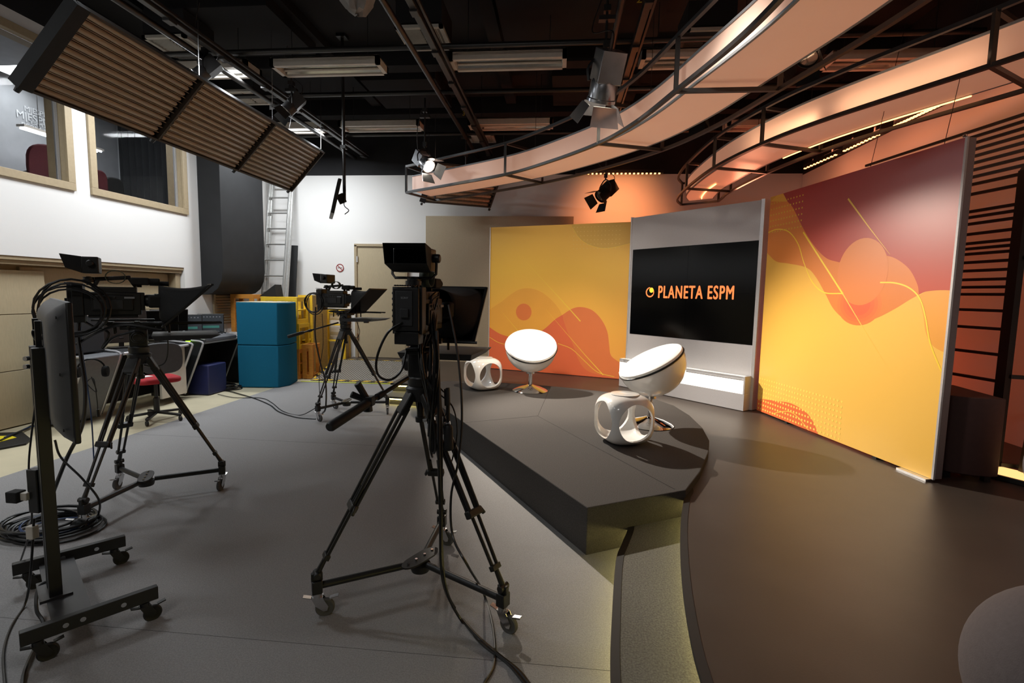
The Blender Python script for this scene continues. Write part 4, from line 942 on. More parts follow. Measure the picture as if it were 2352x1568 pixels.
# ================================================================== FLUORESCENT BANKS
def bank(p_lo, p_hi, ydir, secs, nt, label):
    """p_lo, p_hi: lower and upper edge at the near end; the bank runs along ydir"""
    p_lo = Vector(p_lo); p_hi = Vector(p_hi); D = Vector(ydir); t = thing('fluorescent_bank', label, 'studio light', (p_lo+p_hi)/2+D/2, 0, 'hanging banks of switched off tubes')
    w_ = p_hi-p_lo; wn = w_.normalized(); dn = D.normalized(); nrm = dn.cross(wn).normalized()
    if nrm.z > 0: nrm = -nrm
    for k in range(secs):
        a = p_lo+D*(k/secs); c = p_lo+D*((k+1)/secs)
        b = MB(); b.add([a-nrm*.05, c-nrm*.05, c+w_-nrm*.05, a+w_-nrm*.05, a-nrm*.06, c-nrm*.06, c+w_-nrm*.06, a+w_-nrm*.06], [(0, 3, 2, 1), (4, 5, 6, 7), (0, 1, 5, 4), (1, 2, 6, 5), (2, 3, 7, 6), (3, 0, 4, 7)])
        bk = b.build('back_plate', 'bank_back', t, smooth=False)
        b = MB()
        e = .04
        for i in range(nt):
            o_ = w_*((i+.5)/nt); r_ = w_.length/nt*.36
            b.tube([a+dn*e+o_-nrm*.012, a+dn*(e+.02)+o_-nrm*.012, c-dn*(e+.03)+o_-nrm*.012, c-dn*(e+.008)+o_-nrm*.012], [r_, r_, r_, r_*.45], 12)
        b.build('tube_row', 'bank_tube', t)
        b = MB()
        for i in range(nt+1):
            o_ = w_*(i/nt); b.bar(a+o_-nrm*.03, c+o_-nrm*.03, .006, .04, up=nrm)
        b.build('reflector_row', 'bank_tube', bk)
    for o_ in (Vector(), w_): b = MB(); b.bar(p_lo+o_-nrm*.02, p_lo+D+o_-nrm*.02, .018, .09, up=nrm); b.build('side_rail', 'bank_back', t)
    for k in range(secs+1):
        a = p_lo+D*(k/secs)-nrm*.02; b = MB(); b.bar(a-wn*.01, a+w_+wn*.01, .02 if 0 < k else .10, .09 if 0 < k else .10, up=nrm); b.build('end_frame', 'duct_black' if k == 0 else 'bank_back', t)
        b = MB(); b.cyl(a+w_-nrm*.02, Vector((a.x+w_.x, a.y, ZC-.2)), .004, 6); b.build('hanging_wire', 'steel', t)
        b = MB(); b.tube([a-wn*.02-nrm*0, a-wn*.06], [.022, .018], 10); b.build('clamp', 'black_metal', t)
lo = aty(668, 437, 7.05); hi = aty(742, 349, 7.05)
bank((lo.x, 3.42, lo.z), (hi.x, 3.42, hi.z), (0, 3.63, 0), 3, 12, 'long brown hanging bank of switched off tubes in three sections, top left')
l2 = aty(1126, 476, 8.95); h2_ = aty(1140, 410, 8.95); l3 = aty(970, 463, 8.60); h3 = aty(1000, 374, 8.60)
bank(tuple(l3), tuple(h3), tuple(l2-l3), 1, 9, 'small tan hanging bank of switched off tubes behind the left ribbon lamp')
for x_ in (960, 1115):
    p = aty(x_+10, 465, 8.35 if x_ < 1000 else 8.6)
# ================================================================== CEILING FIXTURES
def fixture(x, y, on, label, z=4.0, w_=1.27, d_=.31):
    t = thing('fluorescent_fixture', label, 'ceiling lamp', (x, y, z), 0, 'fluorescent fixtures under the ceiling')
    b = MB(); th = .09; e = .045
    b.box((x, y-d_/2+e/2, z+th/2), (w_, e, th)); b.box((x, y+d_/2-e/2, z+th/2), (w_, e, th)); b.box((x-w_/2+e/2, y, z+th/2), (e, d_, th)); b.box((x+w_/2-e/2, y, z+th/2), (e, d_, th)); b.box((x, y, z+th-.005), (w_, d_, .012))
    b.build('housing', 'fixture_white', t, smooth=False)
    b = MB(); n = 8
    prof = [(y-d_/2+e, z+.02), (y-.07, z+.075), (y-.0, z+.045), (y+.07, z+.075), (y+d_/2-e, z+.02)]
    vs = [(x-w_/2+e, p[0], p[1]) for p in prof]+[(x+w_/2-e, p[0], p[1]) for p in prof]
    b.add(vs, [(i, i+1, 6+i, 5+i) for i in range(4)]); b.build('reflector', 'reflector', t, smooth=False)
    for yy in (y-.07, y+.07):
        b = MB(); b.cyl((x-w_/2+e+.01, yy, z+.045), (x+w_/2-e-.01, yy, z+.045), .013, 10); b.build('tube', 'tube_on' if on else 'fixture_white', t)
    for sx in (-.45, .45):
        b = MB(); b.cyl((x+sx, y, z+th), (x+sx, y, ZC), .004, 6); b.build('hanging_wire', 'grid_metal', t)
for x, y, on, l in ((-4.25, 5.77, True, 'lit fluorescent fixture behind the big tube bank, near row'), (-2.70, 5.77, False, 'switched off fluorescent fixture, near row, leftmost of the dark ones'), (-.64, 5.73, False, 'switched off fluorescent fixture in the near row over the nearest camera'),
                    (1.42, 5.80, False, 'switched off fluorescent fixture in the near row beside the left ribbon lamp'), (3.40, 5.95, False, 'fluorescent fixture tinted orange, near row, between the two ribbon lamps'),
                    (-4.45, 7.85, True, 'lit fluorescent fixture in the far row beyond the tube bank'), (-2.83, 7.80, False, 'switched off fluorescent fixture in the far row by the hanging monitor'), (-.82, 7.80, False, 'switched off fluorescent fixture in the far row behind the left ribbon lamp'), (1.2, 7.85, False, 'switched off fluorescent fixture in the far row, mostly hidden by the left ribbon lamp'), (3.0, 8.0, False, 'fluorescent fixture tinted orange in the far row above the right ribbon lamp')):
    fixture(x, y, on, l)
def vent(x, y, label, s=.50, z=4.2):
    t = thing('air_vent', label, 'vent', (x, y, z), 0, 'white ceiling air vents')
    b = MB(); e = .04
    for sx in (-1, 1): b.box((x+sx*(s/2-e/2), y, z), (e, s, .03)); b.box((x, y+sx*(s/2-e/2), z), (s, e, .03))
    b.build('frame', 'vent_white', t, smooth=False)
    b = MB(); b.box((x, y, z+.16), (s-.02, s-.02, .24)); b.build('plenum_box', 'black_paint_ceiling', t, smooth=False)
    b = MB()
    for k in range(9): b.box((x-s*.22, y-s/2+e+(s-2*e)*(k+.5)/9, z+.01), (s*.40, .006, .035), rot=(.6, 0, 0))
    for k in range(6): b.box((x+.03+(s*.40)*(k+.5)/6, y, z+.01), (.006, s-2*e, .035), rot=(0, .6, 0))
    b.build('louvre', 'vent_white', t, smooth=False)
    b = MB(); b.box((x, y, z+.028), (s-.09, s-.09, .004)); b.build('duct_opening', 'matte_black', t, smooth=False)
vent(-1.52, 5.52, 'white square air vent behind the long pipe, above the middle'); vent(-4.35, 5.55, 'white square air vent just right of the big tube bank'); vent(1.45, 5.75, 'white square air vent seen inside the frame of the left ribbon lamp'); vent(-1.45, 9.0, 'small far air vent low over the left ribbon lamp', .45); vent(-4.5, 7.0, 'white air vent between the two lit fluorescent fixtures')
# pipe grid
def pipe(p, q, r, label, m='grid_metal'):
    b = MB(); b.cyl(p, q, r, 14); return tag(b.build('lighting_pipe', m), label, 'pipe', 'steel pipes of the lighting grid')
pipe((-1.56, 2.2, 3.94), (-1.56, YB-.02, 3.94), .030, 'shiny steel pipe running away in the middle, before the dark track')
pipe((-3.85, 2.2, 3.94), (-3.85, YB-.02, 3.94), .030, 'steel pipe running away above the big tube bank')
pipe((.44, 2.2, 3.94), (.44, YB-.02, 3.94), .030, 'steel pipe running away over the platform, carrying the big fresnel lamp')
for y_, w_ in ((5.43, 'nearest'), (6.62, 'second'), (8.30, 'third')):
    pipe((-5.3, y_, 4.07), (3.95, y_, 4.07), .028, '%s crosswise black pipe of the lighting grid' % w_)
for x_, l_ in ((-1.33, 'dark power track beside the middle pipe'), (-3.62, 'dark power track beside the left pipe'), (.66, 'orange lit power track beside the pipe over the platform')):
    b = MB(); b.box((x_, 5.8, 3.955), (.06, 6.7, .07)); b.box((x_+.06, 5.8, 3.96), (.025, 6.7, .03))
    for k in range(9): b.box((x_, 3.0+.75*k, 3.915), (.07, .10, .03))
    tag(b.build('power_track', 'frame_metal', bevel=.004), l_, 'power track', 'power tracks in the lighting grid')
b = MB(); text_mb(b, '2', .10, frame((.60, 4.62, 4.02), (1, 0, 0), (0, .3, 1)), ext=.001); tag(b.build('track_number', 'hazard_yellow', smooth=False), 'yellow number 2 on the track over the platform', 'number')
b = MB(); text_mb(b, '30', .09, frame((-1.40, 7.2, 4.0), (1, 0, 0), (0, .3, 1)), ext=.001); tag(b.build('track_number', 'hazard_yellow', smooth=False), 'faint yellow number 30 on the middle track', 'number')
# ---- fresnel lamps
def fresnel(loc, to, label, s=1.0, on=True, top=4.0, body='lamp_metal', rod=True):
    loc = Vector(loc); d = (Vector(to)-loc).normalized(); t = thing('stage_spotlight', label, 'stage light', loc, 0, 'stage spotlights hanging from the grid')
    q = d.to_track_quat('Y', 'Z').to_matrix().to_4x4(); T = Matrix.Translation(loc) @ q @ Matrix.Scale(s, 4)
    b = MB(T); b.box((0, -.24, 0), (.17, .20, .18)); b.m = T @ Matrix.Rotation(-PI/2, 4, 'X'); b.lathe([(.085, -.16), (.098, -.14), (.098, -.04), (.104, -.04), (.104, -.015), (.092, -.015)], 28)
    b.m = T
    for k in range(5): b.box((0, -.30+.03*k, .095), (.13, .008, .02))
    hb = b.build('lamp_body', body, t, bevel=.004)
    b = MB(T @ Matrix.Rotation(-PI/2, 4, 'X')); b.lathe([(.088, -.03), (.06, -.022), (0, -.018)], 28); b.build('lens', 'lens_on' if on else 'reflector', t)
    for k in range(4):
        a = k*PI/2; R = T @ Matrix.Rotation(a, 4, 'Y'); b = MB(R); wdt = .085
        b.add([(-wdt, 0, .105), (wdt, 0, .105), (wdt*1.25, .12, .175), (-wdt*1.25, .12, .175), (-wdt, 0, .108), (wdt, 0, .108), (wdt*1.25, .12, .178), (-wdt*1.25, .12, .178)], [(0, 1, 2, 3), (7, 6, 5, 4), (0, 4, 5, 1), (1, 5, 6, 2), (2, 6, 7, 3), (3, 7, 4, 0)]); b.build('barn_door', 'black_metal' if body != 'lamp_metal' else 'lamp_metal', t, smooth=False)
    b = MB(T); b.m = Matrix(); x = q @ Vector((1, 0, 0)); c = loc-d*.14*s
    b.tube([c+x*.12*s, c+x*.12*s+Vector((0, 0, .10*s)), c+Vector((0, 0, .19*s)), c-x*.12*s+Vector((0, 0, .10*s)), c-x*.12*s], .010*s, 6, smooth=4); b.build('yoke', 'black_metal', t)
    if rod:
        b = MB(); b.cyl(c+Vector((0, 0, .18*s)), Vector((c.x, c.y, top+.12)), .011, 10); b.box((c.x, c.y, c.z+.25*s), (.05, .05, .06)); b.box((c.x, c.y, top-.12), (.14, .06, .035)); b.box((c.x, c.y, top-.04), (.06, .06, .05)); b.build('drop_arm', 'grid_metal', t)
    else:
        b = MB(); b.cyl(c+Vector((0, 0, .18*s)), c+Vector((0, 0, .28*s)), .02, 10); b.build('clamp', 'black_metal', t)
    b = MB(); b.tube([c-d*.15*s, c-d*.22*s+Vector((0, 0, .12)), c+Vector((-.12, .05, .45)), c+Vector((-.05, .02, .7))], .005, 6, smooth=6); b.build('power_cord', 'cable_black', t)
    return t
def clear_of(L, to, k=.04): return Vector(L)-(Vector(to)-Vector(L)).normalized()*k
fresnel(clear_of(KEY, (.9, 4.7, .6)), (.9, 4.7, .6), 'small spotlight shining brightly at the left end of the ribbon lamp', .95)
fresnel(clear_of(K2, (-.2, 6.3, .5)), (-.2, 6.3, .5), 'large silver spotlight seen through the frame of the left ribbon lamp', 1.25)
blk = atz(1360, 415, 3.0); blk = Vector((.55, 7.9, 2.98))
fresnel(blk, (.0, 7.5, 2.4), 'black spotlight hanging before the orange lit back wall', 1.0, False, body='matte_black', top=4.0)
for p_, to_, l_, s_ in (((-3.9, 5.2, 3.72), (-5.5, 4.5, 2), 'spotlight clamped beside the lit near fixture at the left', .8), ((-3.35, 5.95, 3.62), (-4.6, 5.2, 2), 'grey spotlight on a rod between tube bank and hanging monitor', .8),
                    ((2.25, 5.2, 3.75), (1.2, 4.2, 2), 'dark spotlight between the two ribbon lamps, nearer one', 1.0), ((1.6, 6.6, 3.7), (.8, 5.2, 2), 'dark spotlight between the two ribbon lamps, farther one', 1.0)):
    fresnel(p_, to_, l_, s_, False, body='frame_metal' if 'grey' in l_ or 'clamped' in l_ else 'matte_black')
# grip arms hanging empty
for x, y, l in ((-1.56, 8.1, 'empty telescopic drop arm hanging on the middle pipe, far end'),):
    b = MB(); b.cyl((x, y, 3.35), (x, y, 4.1), .013, 10); b.box((x, y, 3.95), (.16, .06, .03)); b.box((x, y, 3.7), (.06, .05, .08)); tag(b.build('drop_arm', 'grid_metal'), l, 'drop arm')
# cloth bundle at the very top
c = atz(818, -6, 3.75); b = MB(Matrix.Translation(c)); b.lathe([(0, -.12), (.06, -.10), (.12, -.03), (.15, .05), (.13, .13), (0, .18)], 18)
rn = random.Random(5); b.v = [v+Vector((rn.uniform(-.02, .02), rn.uniform(-.02, .02), rn.uniform(-.02, .02))) for v in b.v]
tag(b.build('wrapped_bundle', 'paper_grey'), 'grey plastic wrapped bundle hanging at the top edge of the picture', 'bundle')
# ================================================================== BACK LEFT CORNER
# air duct along the left wall
prof = [(XL+.004, 1.40), (XL+.08, 1.40), (XL+.18, 1.42), (XL+.28, 1.50), (XL+.345, 1.63), (XL+.37, 1.80), (XL+.37, 4.3), (XL+.004, 4.3)]
y0, y1 = 7.34, 8.45; n = len(prof); b = MB(); b.add([(x, y0, z) for x, z in prof]+[(x, y1, z) for x, z in prof], [tuple(range(n)), tuple(range(n, 2*n))[::-1]]+[(i, n+i, n+(i+1) % n, (i+1) % n) for i in range(n)])
tag(b.build('air_duct', 'duct_black', bevel=.006), 'big black air duct with rounded lower corner on the left wall by the ladder', 'air duct')
b = MB(); b.box((XL+.02, 7.95, 1.17), (.03, .75, .50)); vo = tag(b.build('wall_grille', 'beige_frame', smooth=False), 'tan louvred grille low on the left wall under the black duct', 'grille')
b = MB()
for k in range(11): b.box((XL+.045, 7.95, .95+.044*k), (.03, .68, .008), rot=(0, .5, 0))
b.build('louvres', 'shadow_beige', vo, smooth=False)
# blue boxes
hexa = [(-4.845, 7.09), (-4.245, 7.16), (-4.175, 7.37), (-4.26, 7.75), (-4.80, 7.75)]
for z0, z1, l in ((.008, .648, 'lower teal fabric covered block, standing on the floor by the desk'), (.656, 1.30, 'upper teal fabric covered block stacked on the other one')):
    b = MB(); b.prism(hexa, z0, z1); o = tag(b.build('fabric_block', 'teal_fabric', bevel=.012), l, 'block', 'teal blocks')
b = MB(); b.prism([(x*.985-.07, y*.985+.11) for x, y in hexa], 1.3005, 1.305); b.build('wooden_top', 'beige_plate', o)
# ladder
la = thing('ladder', 'aluminium extension ladder leaning in the corner behind the teal blocks', 'ladder', (-5.15, 8.6, 0))
p0, p1 = Vector((-5.30, 8.30, .02)), Vector((-5.42, 9.08, 3.75)); r0, r1 = Vector((-4.92, 8.30, .02)), Vector((-5.02, 9.08, 3.75))
for a, c, off in ((p0, p1, 0), (r0, r1, 0), (p0, p1, .055), (r0, r1, .055)):
    o_ = Vector((.03 if off else 0, off*1.2, 0)); b = MB(); b.bar(a+o_, c+o_, .026, .062, up=(0, 1, 0)); b.build('rail', 'aluminium', la, bevel=.003)
for k in range(1, 13):
    f = k/13; b = MB(); b.cyl(p0.lerp(p1, f), r0.lerp(r1, f), .014, 10); b.build('rung', 'aluminium', la)
b = MB(); b.bar((-5.02, 8.80, .02), (-4.98, 9.02, 2.32), .17, .03, up=(0, 1, 0)); tag(b.build('black_board', 'duct_black', bevel=.006), 'narrow black board leaning on the wall behind the ladder', 'board')
# yellow frames
def cube_frame(c, d, rz, label, m='yellow_wood', t_=.035, shelf=(), back=False, side=None):
    T = Matrix.Translation((c[0], c[1], c[2])) @ Matrix.Rotation(rz, 4, 'Z'); x, y, z = d[0]/2, d[1]/2, d[2]
    t = thing('open_shelf', label, 'shelf', c, rz, 'yellow painted wooden frames stacked by the back wall')
    for yy, nm in ((-y+t_/2, 'front_frame'), (y-t_/2, 'back_frame')):
        b = MB(T); b.box((-x+t_, yy, z/2), (2*t_, t_, z)); b.box((x-t_, yy, z/2), (2*t_, t_, z)); b.box((0, yy, t_), (2*x-4*t_, t_, 2*t_)); b.box((0, yy, z-t_), (2*x-4*t_, t_, 2*t_)); b.build(nm, m, t, bevel=.002)
    for xx in (-x+.012, x-.012):
        b = MB(T)
        if side: b.box((xx, 0, z/2), (.022, 2*y-2*t_-.002, z))
        else:
            for zz in (t_, z-t_): b = MB(T); b.box((xx, 0, zz), (.022, 2*y-2*t_-.002, 2*t_)); b.build('side_rail', m, t, bevel=.002)
        if side: b.build('side_board', side, t, bevel=.002)
    for zz in shelf:
        b = MB(T); b.box((0, 0, zz), (2*x-.05, 2*y-2*t_-.002, .022)); b.build('shelf', m, t, bevel=.002)
    return t
cube_frame((-4.58, 8.12, .008), (.48, .40, .50), .06, 'orange and yellow wooden frame on the floor, right of the lower teal block', 'orange_wood', shelf=(.25,))
cube_frame((-4.58, 8.12, .512), (.50, .40, .42), .06, 'yellow wooden frame in the middle of the stack behind the teal blocks', shelf=(.02,))
cube_frame((-4.66, 8.12, .936), (.62, .40, .44), .03, 'yellow wooden frame on top of the stack, ladder before it', shelf=(.03, .22))
cube_frame((-4.44, 8.67, .008), (.26, .58, 1.40), .0, 'tall narrow yellow wooden frame with raw wood side, right of the stack', shelf=(.6,), side='raw_wood', t_=.024)
cube_frame((-4.22, 8.14, .008), (.18, .30, .58), .05, 'small orange wooden frame at the foot of the tall yellow one', 'orange_wood')
cube_frame((-4.22, 9.08, .008), (.48, .22, 1.14), .0, 'yellow wooden frame at the back wall, nearest to the ramp', shelf=(.55, .85), side='raw_wood')
cube_frame((-5.27, 8.0, .008), (.40, .26, 1.40), .0, 'orange brown wooden frame behind the teal blocks, under the duct', 'orange_wood', shelf=(.9,))
b = MB(); b.add([(-5.04, 8.0, 1.378), (-4.74, 8.0, 1.378), (-4.76, 8.0, 1.58), (-5.0, 8.2, 1.378), (-4.73, 8.2, 1.378), (-4.75, 8.18, 1.58)], [(0, 1, 2), (3, 5, 4), (0, 3, 4, 1), (1, 4, 5, 2), (2, 5, 3, 0)])
tag(b.build('folded_flag', 'duct_black', smooth=False), 'black triangular folded flag on the yellow frame left of the ladder', 'flag')
b = MB(); b.box((-4.66, 8.1, 1.178), (.20, .26, .012), .3); b.build('t', 'sign_white').name = 'paper_sheet'; tag(bpy.data.objects['paper_sheet'], 'white paper sheet lying in the yellow frame', 'paper')
# no smoking sign
sg = aty(781, 615, YB-.006); sgt = thing('no_smoking_sign', 'round no smoking sign with red ring on the white back wall', 'sign', sg)
T = Matrix.Translation(sg) @ Matrix.Rotation(PI/2, 4, 'X')
b = MB(T); b.lathe([(0, .0), (.074, .0), (.074, .003), (0, .003)], 36); b.build('sign_plate', 'sign_white', sgt)
b = MB(T); b.lathe([(.060, .0031), (.076, .0031), (.076, .005), (.060, .005)], 36); b.bar((-.05, .05, .0045), (.05, -.05, .0045), .014, .002); b.build('red_ring', 'sign_red', sgt)
b = MB(T); b.box((0, 0, .0036), (.085, .012, .001)); b.build('cigarette', 'frame_metal', sgt)
# hanging monitor
hm = thing('hanging_monitor', 'small black monitor hanging on a pole from the ceiling before the back wall', 'monitor', (-2.93, 6.5, 2.45))
b = MB(); b.cyl((-2.87, 6.5, 2.66), (-2.87, 6.5, 4.74), .020, 12); b.box((-2.87, 6.5, 3.36), (.07, .07, .04)); b.box((-2.87, 6.5, 4.73), (.12, .12, .04)); b.build('pole', 'grid_metal', hm)
b = MB(fy((-2.965, 6.43, 2.68), (-.46, .89))); 
b.box((-.0, 0, 0), (.045, .60, .44), rot=(0, .22, 0)); b.build('monitor_case', 'black_plastic', hm, bevel=.008)
b = MB(fy((-2.965, 6.43, 2.68), (-.46, .89))); b.box((-.024, 0, -.005), (.003, .56, .40), rot=(0, .22, 0)); b.build('monitor_screen', 'screen_black', hm, smooth=False)
b = MB(); b.bar((-2.87, 6.5, 2.72), (-2.94, 6.46, 2.68), .05, .12); b.tube([(-2.87, 6.49, 3.0), (-2.84, 6.47, 2.8), (-2.86, 6.46, 2.62), (-2.80, 6.47, 2.55), (-2.86, 6.48, 2.50)], .006, 6, smooth=5); b.build('bracket', 'black_metal', hm)
# ================================================================== CONTROL DESK
dk = thing('control_desk', 'long dark grey control desk with slanted side panels edged in silver', 'desk', (-5.1, 6.4, 0))
ZDk = .77
def side_panel(y, x0=-5.50, x1=-4.93, z=ZDk, lean=.30, m='desk_dark', th=.035):
    # x1: tip at the top front; the front edge leans back towards the floor
    ft = x1-lean; rr = .05
    P = [(x0, .03), (ft, .03), (x1-.012, z-rr*1.3), (x1, z-rr*.6), (x1-.010, z-.012), (x1-rr, z), (x0, z+.04)]
    n = len(P); b = MB(); b.add([(p[0], y-th/2, p[1]) for p in P]+[(p[0], y+th/2, p[1]) for p in P], [tuple(range(n)), tuple(range(n, 2*n))[::-1]]+[(i, n+i, n+(i+1) % n, (i+1) % n) for i in range(n)])
    o = b.build('side_panel', m, dk, smooth=False)
    b = MB(); b.tube([(p[0], y-th/2, p[1]) for p in P[1:]], .013, 8); b.build('silver_edge', 'set_edge', o)
side_panel(5.18, -5.48, -4.93, m='desk_grey'); side_panel(6.22, -5.50, -4.87); side_panel(6.42, -5.50, -4.87); side_panel(7.30, -5.50, -4.93)
b = MB()
for a, c, x in ((5.2, 6.20, -4.95), (6.44, 7.28, -4.95)):
    b.box(((x-5.5)/2, (a+c)/2, ZDk-.03), (x+5.5, c-a, .03))
b.build('desktop', 'desk_dark', dk, bevel=.004)
for a, c in ((5.2, 6.20), (6.44, 7.28)):
    b = MB(); b.cyl((-4.93, a, ZDk-.03), (-4.93, c, ZDk-.03), .018, 12); b.build('front_rail', 'set_edge', dk)
b = MB(); b.box((-5.44, 6.24, .42), (.03, 2.1, .66)); b.build('modesty_panel', 'matte_black', dk)
b = MB(); b.box((-5.0, 6.0, .40), (.03, .42, .62)); b.build('white_leg_panel', 'fixture_white', dk)
def monitor(c, rz, w_, h_, label, ui=True, tilt=.1):
    t = thing('desk_monitor', label, 'monitor', c, rz, 'monitors on the control desk'); T = Matrix.Translation(c) @ Matrix.Rotation(rz, 4, 'Z')
    b = MB(T); b.box((0, .03, .01), (w_*.45, .16, .015)); b.bar((0, .03, .01), (0, .045, .13), .05, .02); b.build('stand', 'black_plastic', t, bevel=.003)
    b = MB(T); b.box((0, .02, .06+h_/2), (w_, .035, h_), rot=(tilt, 0, 0)); b.build('monitor_case', 'black_plastic', t, bevel=.006)
    S_ = T @ Matrix.Translation((0, .02, .06+h_/2)) @ Matrix.Rotation(tilt, 4, 'X')
    b = MB(S_); b.box((0, -.0185, 0), (w_-.02, .002, h_-.02)); sc = b.build('screen', 'ui_grey' if ui else 'screen_black', t, smooth=False)
    if ui:
        b = MB(S_); b.box((0, -.0205, .02), (w_*.62, .002, h_*.05)); b.build('blue_row', 'ui_blue', sc); b = MB(S_); b.box((0, -.0205, -h_*.14), (w_*.62, .002, h_*.12)); b.build('teal_row', 'ui_teal', sc)
        b = MB(S_)
        for i in range(7): b.box((-w_*.38+i*w_*.12, -.0205, h_*.36), (w_*.05, .002, h_*.05))
        b.build('icon_row', 'letter_grey', sc)
p = aty(456, 757, 7.0); monitor((-5.20, 7.02, ZDk-.012), math.radians(38), .34, .30, 'small monitor with coloured rows on its screen at the far end of the desk')
monitor((-5.32, 6.72, ZDk-.012), math.radians(38), .34, .30, 'small monitor with grey buttons on its screen, left of the one with coloured rows')
monitor((-5.34, 5.60, ZDk-.012), math.radians(-120), .56, .40, 'big dark monitor seen from behind on the near part of the desk', False)
monitor((-5.28, 6.10, ZDk-.012), math.radians(60), .52, .38, 'big dark monitor in the middle of the desk behind the left camera', False)
monitor((-5.36, 6.42, ZDk+.03), math.radians(60), .46, .34, 'dark monitor further right on the desk behind the left camera prompter', False)
mx = thing('mixing_console', 'slanted grey and black mixing console on the far half of the desk', 'mixer', (-5.05, 6.85, ZDk-.01), 0)
T = Matrix.Translation((-5.03, 6.84, ZDk-.014)); b = MB(T); b.add([(-.18, -.36, 0), (.15, -.36, 0), (.15, .30, 0), (-.18, .30, 0), (-.18, -.36, .12), (.15, -.36, .045), (.15, .30, .045), (-.18, .30, .12)], [(0, 3, 2, 1), (4, 5, 6, 7), (0, 1, 5, 4), (1, 2, 6, 5), (2, 3, 7, 6), (3, 0, 4, 7)]); b.build('console_body', 'desk_grey', mx, bevel=.008)
b = MB(T); b.bar((-.18, -.37, .125), (.15, -.37, .05), .03, .05); b.build('end_cheek', 'set_edge', mx)
for k in range(8):
    b = MB(T); b.box((-.02, -.30+.075*k, .088), (.10, .012, .02), rot=(0, .22, 0)); b.build('fader', 'matte_black', mx)
rk = thing('rack_unit', 'black equipment case with a crumpled plastic cover at the far end of the desk', 'equipment', (-5.0, 7.62, 0)); 
b = MB(); b.box((-5.14, 7.62, .37), (.50, .26, .72)); b.build('case', 'matte_black', rk, bevel=.01)
b = MB(); b.box((-5.14, 7.48, .68), (.44, .01, .07)); b.build('front_plate', 'frame_metal', rk)
b = MB(Matrix.Translation((-5.14, 7.6, .735))); rn = random.Random(3)
N_ = 9; vs = [(-.25+.5*i/N_, -.12+.24*j/N_, .015+.06*rn.random()*(1 if 0 < i < N_ and 0 < j < N_ else .1)) for i in range(N_+1) for j in range(N_+1)]
b.add(vs, [(i*(N_+1)+j, (i+1)*(N_+1)+j, (i+1)*(N_+1)+j+1, i*(N_+1)+j+1) for i in range(N_) for j in range(N_)]); b.build('plastic_cover', 'paper_grey', rk)
b = MB(Matrix.Translation((-5.02, 6.66, .008))); b.box((0, .0, .21), (.32, .38, .42)); tag(b.build('computer_case', 'navy_plastic', bevel=.015), 'navy blue computer case on the floor under the desk', 'computer')
b = MB(); b.box((-5.25, 5.72, 1.0), (.05, .02, .02)); 
b = MB(Matrix.Translation((-5.05, 6.35, ZDk-.01))); b.box((0, 0, .02), (.05, .03, .03)); tag(b.build('signal_light', 'green_led'), 'tiny green glowing display on the desk', 'display')
# near grey cabinet block left of the desk
nb = thing('equipment_cabinet', 'grey cabinet panel with silver edge at the near end of the control desk', 'cabinet', (-5.25, 4.93, 0))
b = MB(); P = [(-5.50, .03), (-5.20, .03), (-4.90, .74), (-4.93, .76), (-5.50, .77)]; y0, y1 = 4.70, 5.13; n = 5
b.add([(p[0], y0, p[1]) for p in P]+[(p[0], y1, p[1]) for p in P], [tuple(range(n)), tuple(range(n, 2*n))[::-1]]+[(i, n+i, n+(i+1) % n, (i+1) % n) for i in range(n)]); b.build('cabinet_body', 'desk_grey', nb, bevel=.01)
b = MB(); b.tube([(p[0], y0, p[1]) for p in P[1:]], .014, 8); b.build('silver_edge', 'set_edge', nb)
for x_, y_ in ((-5.45, 4.8), (-5.25, 4.8), (-5.45, 5.05), (-5.25, 5.05)):
    b = MB(); b.cyl((x_, y_, .0), (x_, y_, .035), .02, 10); b.build('foot', 'rubber_black', nb)
b = MB(); b.box((-5.25, 4.92, .98), (.36, .40, .40)); t_ = tag(b.build('monitor_box', 'dark_curtain', bevel=.01), 'dark grey boxy monitor on the cabinet behind the left camera', 'monitor')
b = MB(); b.cyl((-5.08, 4.71, 1.185), (-5.08, 5.12, 1.185), .012, 10); b.build('silver_bar', 'set_edge', t_)
# headphones on it
def headphones(c, label, T=None, s=1):
    T = T or Matrix.Translation(c); t = thing('headphones', label, 'headphones', T.translation, 0, 'black intercom headsets')
    b = MB(T); b.tube([(.075*s*math.cos(a), 0, .075*s*math.sin(a)) for a in [math.radians(d) for d in range(0, 181, 15)]], .006*s, 6); b.build('band', 'black_plastic', t)
    for sx in (-1, 1):
        b = MB(T @ Matrix.Translation((sx*.075*s, 0, -.01)) @ Matrix.Rotation(PI/2, 4, 'Y')); b.lathe([(0, -.016), (.034*s, -.014), (.038*s, 0), (.034*s, .014), (0, .016)], 20); b.build('ear_cup', 'matte_black', t)
    b = MB(T); b.tube([(-.08*s, 0, -.02), (-.09*s, -.05, -.05), (-.05*s, -.11, -.07)], .004, 6, smooth=4); b.build('microphone_arm', 'black_plastic', t)
headphones((0, 0, 0), 'black headset lying on top of the boxy monitor beside the tv', Matrix.Translation((-5.22, 4.86, 1.22)) @ Matrix.Rotation(PI/2*.9, 4, 'X'))
hp2 = aty(210, 850, 3.0); headphones((0, 0, 0), 'black headset hanging below the left camera by its cable', Matrix.Translation(hp2) @ Matrix.Rotation(.5, 4, 'Z'), 1.0)
